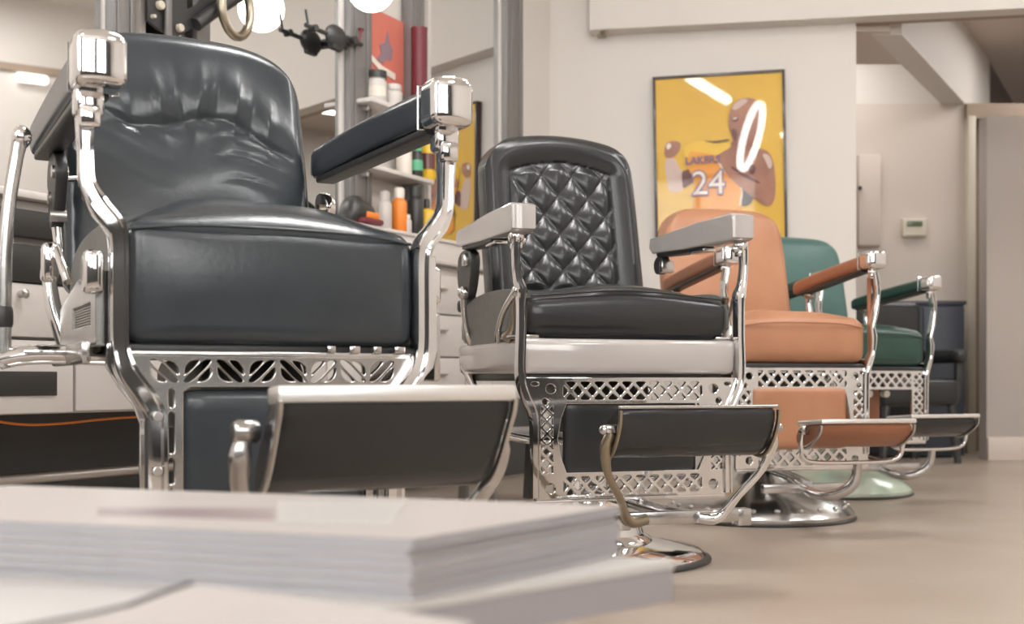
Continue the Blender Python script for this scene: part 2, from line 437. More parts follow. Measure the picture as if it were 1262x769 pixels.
# red print
c_, w_, zl, zh = wbx('', '', 454, 501, 16, 108, .03, 0, 0, '', '')
r = wall_thing('red_print', c_, .012, zl, 'salmon red print with a grey bird shape and a pale banner, between two poles', 'picture')
hh = zh-zl
bx('print_sheet', 'red', r, (0, 0, hh/2), (w_, .008, hh))
S = w_/1.0
plate('bird_figure', 'bluegrey', r, [(x*w_, z*hh) for x, z in [(-.22, .34), (-.1, .45), (-.14, .55), (.0, .62), (.06, .78), (.12, .62), (.2, .55), (.16, .4), (.02, .4), (-.05, .32)]], [], .003, -.007, 0)
plate('banner_stripe', 'pwhite', r, [(x*w_, z*hh) for x, z in [(-.5, .34), (-.45, .40), (-.1, .28), (.25, .24), (.25, .15), (-.1, .19), (-.4, .3)]], [], .003, -.009, 0)
# shelf bay
def shelf(py, label):
    a = onW(452, py, .10); b = onW(530, py, .10); ta, tb = (a-A0).dot(DW), (b-A0).dot(DW)
    z = onW(490, py, .10).z
    r = wall_thing('wall_shelf', (ta+tb)/2, 0, z, label, 'shelf', 'white shelves in the bay beside the pole')
    bx('board', 'white', r, (0, -.06, -.008), (tb-ta, .12, .016), .003)
    for s in (-1, 1): bx('bracket', 'screw', r, (s*(tb-ta)*.4, -.04, -.026), (.008, .08, .02), .002)
    return z
ZS = shelf(212, 'white wall shelf seen under the big chair\'s right arm')
ZS2 = shelf(133, 'white wall shelf behind the big chair\'s right arm, under the red print')
def bottle(px, z, off, r_, h, m, capm, label, neck=.45, name='bottle', band=None, group=None):
    t = tW(px, off); o = wall_thing(name, t, off, z, label, 'bottle', group)
    bm = bmesh.new(); sh = h*.72
    lathe(bm, [(r_*.92, 0), (r_, .004), (r_, sh*.93), (r_*.85, sh), (r_*neck, sh+h*.04)], n=20); obj('bottle_body', bm, m, o)
    bm = bmesh.new(); lathe(bm, [(r_*neck*1.15, sh+h*.04), (r_*neck*1.15, h*.97), (r_*neck*.8, h)], n=16); obj('cap', bm, capm, o)
    if band:
        bm = bmesh.new(); lathe(bm, [(r_*1.02, h*.2), (r_*1.02, h*.5)], n=20); obj('bottle_label', bm, band, o)
    return o
bottle(464, ZS2, .065, .036, .12, 'white', 'black', 'white jar with a black lid under the red print', .9, 'jar', 'pwhite')
bottle(484, ZS2, .07, .035, .09, 'white', 'white', 'short plain white jar under the red print', .8, 'jar')
bottle(514, ZS, .09, .022, .13, 'black', 'greenp', 'slim dark bottle on the upper visible shelf', .8, band='greenp')
bottle(498, ZS, .06, .03, .14, 'pwhite', 'yel', 'pale bottle with a yellow top under the chair arm', .6)
bottle(527, ZS, .09, .028, .20, 'yel', 'yel', 'tall yellow bottle near the arm support', .6, band='maroon')
# counter top bottles
ZC = .835
# ---------------- counters
fO = .30
def counter(pa, pb, style, label):
    ta, tb = tW(pa, fO), tW(pb, fO); c = (ta+tb)/2; w_ = tb-ta
    r = wall_thing('station_cabinet', c, fO, .33, label, 'cabinet', 'white cabinets under the mirrors')
    H = .485; D = .29
    bm = bmesh.new()
    box(bm, (0, .012+D/2, H/2), (w_-.004, D-.012, H), .002); obj('body', bm, 'white', r)
    if style == 'black':
        bx('drawer', 'white', r, (0, .002, .085), (w_-.01, .02, .165), .003)
        f = bx('drawer', 'white', r, (0, .002, .235), (w_-.01, .02, .12), .003)
        bx('slot_handle', 'black', r, (-.02, -.009, .07), (w_-.07, .006, .055), .001)
        bx('drawer', 'black', r, (0, .002, .34), (w_-.02, .03, .085), .004)
        bx('drawer', 'black', r, (0, .002, .43), (w_-.02, .03, .062), .004)
        bm = bmesh.new(); lathe(bm, [(.008, 0), (.008, -.012), (.011, -.02), (.005, -.024)], (.12, -.008, .27), 14, 'y'); obj('knob', bm, 'screw', f)
    elif style == 'drawers':
        for z, h in ((.08, .155), (.235, .145), (.38, .135)):
            f = bx('drawer', 'white', r, (0, .002, z), (w_-.012, .02, h), .003)
            bm = bmesh.new(); box(bm, (0, -.016, z+.02), (.10, .008, .008), .002)
            for s in (-.045, .045): box(bm, (s, -.01, z+.02), (.006, .012, .006))
            obj('handle', bm, 'screw', f)
    else:
        for s in (-1, 1):
            f = bx('cabinet_door', 'white', r, (s*w_*.25, .002, .16), (w_*.49, .02, .31), .003)
            bm = bmesh.new(); ball(bm, (s*.03, -.016, .25), .009); obj('knob', bm, 'screw', f)
        bx('drawer', 'white', r, (0, .002, .40), (w_-.012, .02, .14), .003)
counter(-190, 90, 'black', 'white cabinet with black upper drawers, leftmost behind the lever')
counter(90, 260, 'doors', 'white cabinet with doors just left of the big chair\'s frame')
counter(260, 400, 'doors', 'white two-door cabinet hidden behind the big seat')
counter(400, 500, 'drawers', 'white drawer cabinet behind the big chair\'s right side')
counter(500, 572, 'drawers', 'white drawer cabinet in the gap between the two black chairs')
counter(572, 634, 'doors', 'white cabinet ending behind the diamond tufted chair')
ta, tb = tW(-190, fO), tW(634, fO)
r = wall_thing('counter_top', (ta+tb)/2, fO, .815, 'long white counter top under the mirrors', 'worktop')
bx('slab', 'white', r, (0, .14, .01), (tb-ta+.02, .31, .018), .004)
r2 = bx('backsplash', 'trim', r, (0, .288, .028), (tb-ta, .012, .018), .002)
ta, tb = tW(425, .11), tW(617, .11)
r = wall_thing('raised_shelf', (ta+tb)/2, .17, .8345, 'raised white ledge on the counter under the bottles', 'shelf')
bx('ledge_box', 'white', r, (0, .05, .045), (tb-ta, .10, .09), .003); bx('ledge_board', 'white', r, (0, .046, .096), (tb-ta+.01, .11, .012), .003)
zt = .9375
bottle(492, zt, .12, .028, .165, 'orange', 'pwhite', 'orange bottle with a white cap on the ledge', .6)
bottle(512, zt, .115, .03, .19, 'black', 'black', 'tall dark bottle on the ledge right of the orange one', .7)
bottle(526, zt, .115, .03, .15, 'yel', 'black', 'yellow bottle with a black nozzle on the ledge', .35)
bottle(502, zt, .14, .016, .07, 'clear', 'pwhite', 'small clear bottle on the ledge beside the orange one', .6)
bottle(474, zt, .12, .026, .14, 'clear', 'clear', 'frosted pale bottle on the ledge left of the orange one', .6)
# black and red cap on counter
t = tW(440, .125); r = wall_thing('baseball_cap', t, .125, zt, 'black and red cap lying on the ledge behind the big seat', 'cap')
def capf(p):
    return (p.x*(1-.15*p.z/.05), p.y, p.z+.008*math.sin(p.x*30))
pillow('crown', 'black', r, (.13, .085, .085), .035, (16, 12, 12), lambda p: (p.x+.02*p.z/.04, p.y, (p.z+.0425)*(1-.3*p.x/.07)), (0, 0, 0))
bx('brim', 'redpaint', r, (.015, -.045, .0115), (.11, .04, .02), .008)
bx('red_band', 'orange', r, (.03, -.044, .032), (.07, .012, .025), .005)
# orange cable and foot rail under the cabinets
a = onW(-30, 515, .24); b = onW(75, 522, .24)
tag(tube('orange_cord', 'orange', None, [Vector((a.x, a.y, .325)), (a+b)/2+Vector((0, 0, -.008)), b+Vector((0, 0, 0)), b+DW*.25+Vector((0, 0, .01)), b+DW*.9+Vector((0, 0, .012)), Vector(((b+DW*1.9).x, (b+DW*1.9).y, .325))], .0028, (0, 0, 1)),
    'thin orange cord under the white cabinets', 'cord')
a = onW(20, 585, .12); b = onW(560, 585, .12)
r = wall_thing('foot_rail', tW(150, .14), .14, .17, 'brushed metal foot rail in the dark space under the cabinets', 'rail')
tube('rail', 'screw', r, [(-.75, 0, 0), (.75, 0, 0)], .014, (0, 0, 1), sm=0)
for s in (-.6, .6): tube('rail_post', 'screw', r, [(s, .08, 0), (s, 0, 0)], .008, (0, 0, 1), sm=0)
# grey moulded step stool under the counter between the chairs
q = on_plane(628, HY, A0+NW*.62, NW)
r = thing('step_stool', (q.x, q.y, 0), RW-.5, 'grey moulded step stool on the floor between the two black chairs', 'stool')
bm = bmesh.new(); box(bm, (0, 0, .235), (.30, .24, .025), .008); obj('stool_top', bm, 'alu', r)
for s in (-1, 1):
    leg = [(-.12, 0), (-.07, 0), (-.065, .10), (-.035, .145), (.035, .145), (.065, .10), (.07, 0), (.12, 0), (.10, .225), (-.10, .225)]
    plate('side_panel', 'alu', r, leg, [], .012, 0, .001, tf=(lambda s: lambda p: Vector((s*.13+p.y*1, p.x, p.z)))(s))
# clamp arm on the pole (small articulated holder)
def clamp(px, py, off, label):
    p = onW(px, py, off); t = (p-A0).dot(DW); return wall_thing('clamp_arm', t, off, p.z, label, 'clamp arm'), p
r, p = clamp(414, 46, .07, 'black clamp arm with thumb screws on the grey pole'); r.scale = (.85, .85, .85)
k = 4.2/F/.85        # metres per pixel near the wall, along it
bm = bmesh.new(); ball(bm, (.0, -.0, 0), .045, (1.5, .5, 1.1)); box(bm, (.0, 0, -.025), (.07, .03, .06), .012); obj('holder', bm, 'cast', r)
tube('rod', 'cast', r, [(-.19, 0, .0), (-.05, 0, .0)], .009, sm=0); tube('rod', 'cast', r, [(.03, 0, .01), (.10, 0, .012), (.17, 0, .012)], .010, sm=0)
bm = bmesh.new(); lathe(bm, [(.016, -.015), (.016, .015)], (.10, -.01, .012), 14, 'y'); obj('joint', bm, 'black', r); bm = bmesh.new(); lathe(bm, [(.014, -.015), (.014, .015)], (-.14, 0, 0), 12, 'y'); obj('joint', bm, 'black', r)
tube('thumb_screw', 'redpaint', r, [(.155, 0, .02), (.165, 0, .06), (.168, 0, .075)], .006, sc=[.6, 1, 2.4]); tube('thumb_screw', 'cast', r, [(-.175, 0, .005), (-.19, 0, .06)], .005)
bx('pole_clamp', 'cast', r, (.09, .03, .012), (.05, .07, .03), .005)
# big bracket top left
p = onW(215, 20, .06); t = (p-A0).dot(DW)
r = wall_thing('mounting_bracket', t, .06, p.z, 'black mounting bracket with round bolts above the big chair', 'bracket')
s = 3.35/F/.82
def qx(px): return (px-215)*s*1.08
def qz(py): return (20-py)*s
plate('plate', 'cast', r, [(qx(x), qz(y)) for x, y in [(182, -45), (182, 33), (195, 38), (217, 41), (226, 34), (240, 24), (262, 2), (285, -25), (265, -30), (245, 0), (232, 10), (228, -45)]], [hole(qx(218+6), qz(-10), .02)], .012, 0, .002)
bm = bmesh.new()
for x, y, rr in ((195, 15, .013), (220, 31, .012), (186, 29, .006)): lathe(bm, [(rr, -.001), (rr, -.012), (rr*.8, -.015)], (qx(x), 0, qz(y)), 14, 'y')
obj('bolt', bm, 'beige', r)
bx('slider', 'alu', r, (qx(203), -.012, qz(-2)), (.022, .012, .26), .003)
tube('arm', 'cast', r, [(qx(240), -.01, qz(22)), (qx(262), -.02, qz(2)), (qx(300), -.04, qz(-30))], .02)
bx('post', 'alu', r, (qx(258), .02, qz(0)), (.055, .02, .34), .003)
bm = bmesh.new(); pts = [(qx(278)+.062*math.cos(a), -.06, qz(-4)+.085*math.sin(a)) for a in [2*PI*k/24 for k in range(24)]]
sweep(bm, pts, circ(.014), (0, 1, 0), None, 0, True); obj('ring', bm, 'brass', r)
# lit globe lamp
p = on_plane(457, -16, A0+NW*.25, NW)
r = thing('globe_lamp', (p.x, p.y, p.z), 0, 'glowing white globe lamp above the red print', 'lamp')
bm = bmesh.new(); ball(bm, (0, 0, 0), 30/F*p.y, n=28); obj('globe', bm, 'lampglass', r)
tube('stem', 'screw', r, [(0, 0, .06), (0, 0, CEIL-p.z)], .008, (0, 1, 0), sm=0)
bm = bmesh.new(); lathe(bm, [(.05, CEIL-p.z-.03), (.05, CEIL-p.z)]); obj('ceiling_rose', bm, 'screw', r)

# ---------------- poster
def pt(px, py):      # poster coordinates: metres along wall and up
    q = on_plane(px, py, P1+NP*.03, NP); return ((q-P1).dot(DP), q.z)
c0 = pt(808, 92); c1 = pt(971, 89); zb = pt(890, 305)[1]; zt_ = pt(890, 90)[1]
cx = (c0[0]+c1[0])/2; PWd = c1[0]-c0[0]; PH = zt_-zb
pc = P1+DP*cx+NP*.0
po = thing('framed_poster', (pc.x, pc.y, zb), RP, 'framed yellow poster of a basketball player in a number 24 jersey on the cream wall', 'poster')
po.rotation_euler[1] = math.radians(-1.0)
bx('print_sheet', 'yellow', po, (0, -.02, PH/2), (PWd-.01, .012, PH-.01))
bm = bmesh.new(); fw = .012
for s in (-1, 1): box(bm, (s*(PWd/2-fw/2), -.018, PH/2), (fw, .035, PH), .002)
for z in (fw/2, PH-fw/2): box(bm, (0, -.018, z), (PWd, .035, fw), .002)
obj('picture_frame', bm, 'pblack', po)
def pz(u, v):        # from the enlarged view of the poster
    x, z = pt(800+u/4.27, 80+v/4.27); return (x-cx, z-zb)
lay = [0]
def art(name, m, P, it=2):
    lay[0] += 1; Q = chaikin([pz(*p) for p in P], it)
    return plate(name, m, po, Q, [], .0006, -.0266-.0006*lay[0], 0)
art('forearm_print', 'skinlight', [(85, 480), (150, 485), (165, 545), (205, 560), (190, 655), (140, 670), (102, 650)])
art('fist_print', 'skin', [(92, 410), (130, 392), (178, 402), (172, 450), (130, 488), (88, 482)])
art('highlight_print', 'pwhite', [(98, 415), (120, 402), (128, 425), (105, 445)])
art('wristband_print', 'maroon', [(178, 558), (217, 543), (245, 612), (183, 650)], 1)
art('torso_print', 'skin', [(350, 480), (430, 440), (450, 390), (540, 400), (570, 440), (640, 455), (670, 540), (672, 700), (642, 752), (600, 725), (540, 665), (480, 625), (400, 560)])
art('drape_print', 'yel', [(180, 440), (230, 405), (300, 395), (420, 402), (450, 430), (370, 470), (340, 520), (220, 530)])
art('jersey_print', 'jersey', [(200, 520), (222, 450), (300, 462), (355, 470), (380, 520), (425, 575), (482, 612), (504, 670), (488, 790), (232, 790), (250, 640), (232, 575)], 1)
art('trim_print', 'pwhite', [(365, 510), (378, 515), (425, 568), (482, 610), (504, 668), (485, 745), (475, 745), (492, 670), (472, 620), (415, 580)], 1)
art('shadow_print', 'pblack', [(480, 620), (545, 668), (560, 700), (530, 742), (484, 745), (502, 668)])
art('forearm_print', 'skin', [(380, 515), (440, 545), (540, 600), (600, 640), (660, 690), (645, 752), (600, 738), (500, 660), (410, 575)])
art('arm_shadow_print', 'maroon', [(440, 532), (520, 580), (590, 622), (585, 630), (500, 590), (440, 545)], 1)
art('shoulder_light_print', 'skinlight', [(600, 470), (640, 475), (660, 530), (640, 560), (620, 510)])
art('arm_shadow_print', 'maroon', [(525, 540), (560, 520), (570, 560), (545, 585)])
art('head_print', 'skin', [(436, 250), (455, 205), (500, 176), (565, 178), (606, 215), (600, 300), (570, 390), (545, 440), (455, 430), (448, 370), (432, 340), (430, 300)])
art('forehead_print', 'skinlight', [(445, 235), (465, 200), (510, 178), (540, 190), (500, 220), (470, 240)])
art('mouth_print', 'maroon', [(446, 285), (475, 275), (485, 295), (452, 305)])
art('teeth_print', 'pwhite', [(452, 283), (472, 278), (474, 286), (455, 290)], 1)
art('beard_print', 'maroon', [(440, 335), (475, 345), (470, 405), (452, 400)])
art('collar_print', 'pblack', [(290, 398), (360, 402), (430, 392), (430, 400), (360, 412)], 1)
def text_mesh(name, body, size, m, parent, xz, y, ext=.0005, rot=0, center=True, off=0):
    cu = bpy.data.curves.new(name, 'FONT'); cu.body = body; cu.size = size; cu.extrude = ext; cu.align_x = 'CENTER'; cu.offset = off
    o = bpy.data.objects.new(name, cu); me = bpy.data.meshes.new_from_object(o)
    bpy.data.objects.remove(o); bpy.data.curves.remove(cu)
    ca, sa = math.cos(rot), math.sin(rot)
    for v in me.vertices:
        x, z, d = v.co; v.co = (xz[0]+x*ca-z*sa, y-d, xz[1]+x*sa+z*ca)
    me.materials.clear(); return finish(me, name, m, parent, 30)
yy = -.0266-.0006*lay[0]-.001
a = pz(250, 678); b = pz(250, 550); hs = (b[1]-a[1])
text_mesh('jersey_number', '24', hs*1.38, 'purple', po, pz(318, 680), yy, off=.006)
text_mesh('jersey_number', '24', hs*1.38, 'pwhite', po, pz(318, 680), yy-.0012)
text_mesh('jersey_lettering', 'LAKERS', hs*.42, 'purple', po, pz(290, 518), yy, rot=.02, off=.001)

# lamps whose glare shows in the poster: each stands where the mirror path reaches
def glare(px, py, extra):
    h = on_plane(px, py, P1+NP*.03, NP); d = (h-EYE).normalized(); rr = d-2*d.dot(NP)*NP
    return h+rr*extra
g0 = glare(850, 95, 2.9); g1 = glare(896, 123, 3.4)
r = thing('tube_lamp', tuple((g0+g1)/2), 0, 'lit fluorescent tube hung under the ceiling', 'lamp')
c = (g0+g1)/2; tube('glass_tube', 'tube', r, [g0-c, g1-c], .036, (0, 0, 1), sm=0)
for g in (g0-c, g1-c): tube('suspension_wire', 'screw', r, [g+Vector((0, 0, .03)), Vector((g.x, g.y, CEIL-c.z))], .003, (1, 0, 0), sm=0)
pts = []
for k in range(20):
    a = 2*PI*k/20; u = 13*math.cos(a); v = 41*math.sin(a); pts.append(glare(926+u*.72-v*.26, 168+v-.0*u, 3.0))
c = sum(pts, Vector())/len(pts)
r = thing('ring_lamp', tuple(c), 0, 'lit oval ring lamp hung in the room', 'lamp')
bm = bmesh.new(); sweep(bm, [p-c for p in pts], circ(.023), tuple(NP), None, 0, True); obj('glass_ring', bm, 'tube', r)
top = max(pts, key=lambda p: p.z)-c
tube('suspension_wire', 'screw', r, [top+Vector((0, 0, .01)), Vector((top.x, top.y, CEIL-c.z))], .003, (1, 0, 0), sm=0)
c = glare(966, 166, 3.0)
r = thing('globe_lamp', tuple(c), 0, 'small lit globe lamp hung in the room', 'lamp')
bm = bmesh.new(); ball(bm, (0, 0, 0), .024); obj('globe', bm, 'tube', r)
tube('stem', 'screw', r, [(0, 0, .03), (0, 0, CEIL-c.z)], .003, (1, 0, 0), sm=0)
# ceiling light panels
CLL = ['square ceiling light panel above the viewer', 'square ceiling light panel right of the viewer', 'square ceiling light panel above the two black chairs', 'square ceiling light panel over the open floor on the right', 'square ceiling light panel near the corridor']
for i, (x, y) in enumerate(((-1.5, -.6), (2.4, -.6), (0.2, 2.3), (2.4, 2.3), (3.6, 3.6))):
    r = thing('ceiling_light', (x, y, CEIL), 0, CLL[i], 'ceiling light', 'ceiling panels')
    bx('diffuser', 'lampglass', r, (0, 0, -.015), (.56, .56, .02), .003)
    bm = bmesh.new()
    for s in (-1, 1): box(bm, (s*.295, 0, -.018), (.03, .62, .035)); box(bm, (0, s*.295, -.018), (.56, .03, .035))
    obj('frame', bm, 'white', r)
# wall lamp on the east wall, seen in the left mirror
def mirrorW(px, py):
    h = on_plane(px, py, A0+NW*.016, NW); d = (h-EYE).normalized(); rr = d-2*d.dot(NW)*NW; return h+rr*((4.5-h.x)/rr.x)
ml = mirrorW(38, 99); m8 = mirrorW(38, 87).z
st('trim_8', 'trim', (4.47, 1.0, m8-.02), (4.5, 6.0, m8+.03))
r = thing('wall_lamp', (4.5, ml.y, ml.z), 0, 'oval lit wall lamp mirrored at the far left', 'lamp')
pillow('diffuser', 'walllamp', r, (.06, .22, .07), .028, (8, 12, 8), None, (-.05, 0, 0)); bx('mount', 'white', r, (-.012, 0, 0), (.024, .14, .06), .003)

# ---------------- thermostat, box, switch, cabinet on the corridor wall
def onC(px, py, y=6.75): return on_plane(px, py, Vector((0, y, 0)), Vector((0, 1, 0)))
a = onC(1110, 293); b = onC(1141, 270)
r = thing('thermostat', ((a.x+b.x)/2, 6.75, (a.z+b.z)/2), 0, 'small beige thermostat on the corridor wall', 'thermostat')
bx('housing', 'beige', r, (0, -.015, 0), (b.x-a.x, .03, b.z-a.z), .008, 3)
bx('screen', 'lcd', r, (-.002, -.031, .022), ((b.x-a.x)*.62, .004, .03), .001)
bx('lower_lip', 'beige', r, (0, -.032, -.036), ((b.x-a.x)*.8, .004, .012), .001)
a = onC(1056, 303); b = onC(1083, 192)
r = thing('electrical_box', ((a.x+b.x)/2, 6.75, a.z), 0, 'tall shallow cream service box left of the thermostat', 'box')
bx('cover', 'pinkwall', r, (0, -.02, (b.z-a.z)/2), (b.x-a.x, .04, b.z-a.z), .004); bx('bottom_lip', 'trim', r, (0, -.02, -.005), (b.x-a.x-.01, .035, .01), .001)
p = onC(1061, 231, 6.68)
r = thing('wall_hook', (p.x, 6.71, p.z), 0, 'tiny dark hook on the cream service box', 'hook')
bm = bmesh.new(); ball(bm, (0, -.012, 0), .012); obj('knob', bm, 'black', r); tube('shank', 'black', r, [(0, 0, 0), (0, -.012, 0)], .005, (0, 0, 1), sm=0)
q = on_plane(741, 40, P1+NP*.06, NP)
r = thing('shelf_bracket', (q.x, q.y, q.z), RP, 'small rusty hook at the top left of the poster recess', 'hook')
tube('hook', 'brass', r, [(0, .06, 0), (0, .0, 0), (.02, -.02, -.012), (.03, -.02, .0)], .006, (0, 0, 1)); bx('mount', 'brass', r, (0, .05, 0), (.04, .02, .02), .002)
yb = 6.32
a = onC(1086, 560, yb); b = onC(1188, 372, yb)
r = thing('low_cabinet', ((a.x+b.x)/2, yb+.2, 0), 0, 'dark slate low cabinet against the corridor wall behind the green chair', 'cabinet')
W_ = b.x-a.x
bx('body', 'navy', r, (0, 0, b.z/2), (W_, .40, b.z-.02), .004)
for s in (-1, 1): f = bx('cabinet_door', 'navy', r, (s*W_*.25, -.205, b.z/2), (W_*.49, .016, b.z-.06), .002); bx('handle', 'black', f, (-s*-.02*0+s*.03, -.217, b.z*.7), (.01, .012, .1), .002)
bx('cabinet_top', 'navy', r, (0, 0, b.z-.005), (W_+.02, .43, .02), .003)
# black armchair behind the green chair
p = onC(1112, HY, 5.45)
r = thing('waiting_armchair', (1.95, 6.0, 0), math.radians(15), 'black padded armchair standing behind the green barber chair', 'armchair')
pillow('backrest', 'leather2', r, (.42, .12, .46), .045, (16, 8, 14), None, (0, .16, .59))
pillow('seat', 'leather2', r, (.44, .42, .14), .04, (16, 14, 8), None, (0, 0, .35))
for s in (-1, 1):
    pillow('armrest', 'leather2', r, (.07, .40, .07), .03, (8, 14, 8), None, (s*.235, 0, .53))
    bx('arm_post', 'black', r, (s*.235, -.15, .42), (.03, .03, .18), .004); bx('arm_post', 'black', r, (s*.235, .15, .42), (.03, .03, .18), .004)
    for y in (-.17, .17): tube('leg', 'black', r, [(s*.18, y, .30), (s*.21, y*1.1, 0)], .018, sm=0)

# ================================================================== BARBER CHAIRS
def disc_base(r, style):
    bm = bmesh.new()
    if style == 2: prof = [(.27, 0), (.272, .004), (.272, .014), (.262, .022), (.20, .034), (.152, .042), (.148, .05), (.132, .06), (.122, .095), (.10, .108), (.055, .13)]
    else: prof = [(.275, 0), (.28, .006), (.28, .02), (.268, .034), (.235, .056), (.18, .078), (.12, .097), (.085, .115), (.07, .13), (.055, .14)]
    lathe(bm, prof, n=64); o = obj('base', bm, {1: 'chrome', 2: 'chrome', 3: 'nickel', 4: 'paleg'}[style], r)
    bm = bmesh.new(); lathe(bm, [(.281, .0), (.285, .002), (.285, .006), (.281, .009)], n=64)
    obj('base_rim', bm, 'cast', o)
    if style == 3:
        for k in range(24):
            a = 2*PI*k/24; bm = bmesh.new(); ball(bm, (.256*math.cos(a), .256*math.sin(a), .043), .009, (1, 1, .6), 10); obj('rivet', bm, 'screw', o)
    bm = bmesh.new(); lathe(bm, [(.055, .12), (.05, .14), (.05, .28), (.062, .29), (.062, .36)], n=32); obj('column', bm, 'chrome' if style != 4 else 'paleg', r)
def bolt(parent, pts, r_=.006, m='screw', d=.003):
    for x, y, z in pts:
        bm = bmesh.new(); lathe(bm, [(r_, 0), (r_, -d), (r_*.8, -d*1.4)], (x, y, z), 14, 'y'); box(bm, (x, y-d*1.45, z), (r_*1.3, d*.2, r_*.25)); obj('screw', bm, m, parent)

def cushion_fn(w, d, h, crown, backdrop=.0, wob=.003):
    def fn(p):
        nx = p.x/(w/2); ny = p.y/(d/2); nz = p.z/(h/2)
        if nz > -.2:
            f = (nz+.2)/1.2
            p.z += crown*(1-abs(nx)**2.4)*((1-abs(ny)**3.0*.92) if crown > .04 else (1-abs(ny)**4*.6))*f
            p.z += wob*math.sin(p.x*31+1)*math.sin(p.y*17)*f
            if ny > 0: p.z -= backdrop*ny*ny*f
        # the faces swell a little
        p.y += math.copysign(.008*(1-nz*nz)*(1-abs(nx)**4), p.y)*min(1, abs(ny)*1.5)
        p.x += math.copysign(.004*(1-nz*nz), p.x)*min(1, abs(nx)**3)
        return p
    return fn
def side_panels(seat, w, d, h, c, m='sidecloth'):
    """separate grey side of the cushion: arched board with a piping line"""
    for s in (-1, 1):
        pts = [(-d*.46, -h*.46), (d*.46, -h*.46), (d*.47, h*.0), (d*.40, h*.30), (d*.15, h*.44), (-d*.30, h*.44), (-d*.46, h*.3)]
        plate('side_panel', m, seat, chaikin(pts, 2), [], .014, 0, .003, tf=(lambda s: lambda p: Vector((c[0]+s*(w/2+.001+p.y*.6), c[1]+p.x, c[2]+p.z)))(s))

def arm_leather(r, s, x, z, y0, y1, w, h, m, capm, drop=0, capl=.055, capwh=(.008, .008)):
    L = y1-y0
    def fn(p):
        ny = (p.y/(L/2)+1)/2        # 0 front .. 1 back
        p.z -= drop*ny; k = 1-.10*ny
        p.x *= k; p.z += .004*math.sin(ny*PI)
        return p
    a = pillow('armrest', m, r, (w, L, h), .014, (10, 26, 8), fn, (s*x, (y0+y1)/2, z))
    # chrome end cap, with a pinched ridge towards the top
    def cf(p):
        if p.y < 0: p.y *= 1+.1*math.cos(p.x/w*PI)
        if p.z > 0: p.z *= 1+.10*math.cos(p.x/w*PI)
        return p
    cw, ch = w+capwh[0], h+capwh[1]
    pillow('arm_cap', capm, a, (cw, capl, ch), .013, (12, 10, 12), cf, (s*x, y0+capl/2-.012, z))
    bm = bmesh.new(); sweep(bm, [(s*x-cw*.47, y0+capl-.008, z-ch*.46), (s*x-cw*.47, y0+capl-.008, z+ch*.44), (s*x+cw*.47, y0+capl-.008, z+ch*.44), (s*x+cw*.47, y0+capl-.008, z-ch*.46)], circ(.002, n=8), (0, 1, 0), None, 0, True)
    obj('cap_band', bm, capm, a)
    bm = bmesh.new(); sweep(bm, [(s*x, y0+.05, z-h/2-.004), (s*x, y1-.03, z-drop*.9-h/2-.002)], rrect(w*.7, .012, .004), (0, 0, 1), None, 0)
    obj('arm_rail', bm, 'cast', a)
    return a

def footrest(r, y, zt, w, style, padm, xo=0):
    """folding rest: chrome tread above, padded face below, tilted away"""
    f = None
    if style == 1:
        prof = [(.0, 0), (.008, .004), (.034, .002), (.05, -.012), (.085, -.055), (.108, -.095), (.10, -.105), (.075, -.103), (.052, -.09), (.03, -.06), (.012, -.028), (.004, -.014)]
    elif style == 2:
        prof = [(.0, .0), (.012, .008), (.035, .0), (.085, -.035), (.112, -.072), (.09, -.088), (.06, -.09), (.035, -.075), (.015, -.05), (.002, -.022)]
    else:
        prof = [(.0, .0), (.01, .004), (.11, -.006), (.135, -.03), (.13, -.05), (.10, -.062), (.07, -.058), (.04, -.045), (.015, -.028), (.003, -.016)]
    def ring(bm, x, k=1.0, cy=.07, cz=-.045):
        return [bm.verts.new((x, y+cy+(a-cy)*k, zt+cz+(b-cz)*k)) for a, b in chaikin(prof, 2)]
    bm = bmesh.new(); hw = w/2; rs = []
    for x, k in [(-hw+.002, .93), (-hw+.008, .985), (-hw+.02, 1)]+[(-hw+.02+(w-.04)*i/14, 1) for i in range(1, 14)]+[(hw-.02, 1), (hw-.008, .985), (hw-.002, .93)]:
        kk = k*(1+.012*math.sin(x*60) if style == 2 and k == 1 else 1)
        rs.append(ring(bm, x, kk))
    n = len(rs[0])
    for i in range(len(rs)-1):
        for k in range(n): bm.faces.new((rs[i][k], rs[i][(k+1) % n], rs[i+1][(k+1) % n], rs[i+1][k]))
    bm.faces.new(rs[0]); bm.faces.new(rs[-1][::-1])
    pad = obj('footrest_pad', bm, padm, r, 50)
    # tread plate (chrome) on top
    if style != 2:
        bm = bmesh.new(); box(bm, (0, y+(.017 if style == 1 else .052), zt+.005), (w+.006, .04 if style == 1 else .125, .018 if style == 1 else .012), .003, rot=Matrix.Rotation(-.07, 4, 'X'))
        obj('tread_plate', bm, 'satin', pad)
    else:
        tube('front_edge', 'nickel', pad, [(-hw-.002, y+.004, zt+.006), (hw+.002, y+.004, zt+.006)], .0035, (0, 0, 1), sm=0)
    # side rims
    for s in (-1, 1):
        bm = bmesh.new(); P = chaikin(prof, 2); P = [p for p in P if p[0] < .09 or style == 3]
        sel = [q for q in prof if q[1] < .003]
        front = [prof[0]]+list(reversed(prof))[:5]
        sweep(bm, [(s*(hw+.001), y+a-.002, zt+b) for a, b in front], rrect(.009, .006, .002, 2), (1, 0, 0), None, 4)
        obj('side_rim', bm, 'brass' if style == 2 else 'nickel', pad)
    pad.location.x = xo
    return pad

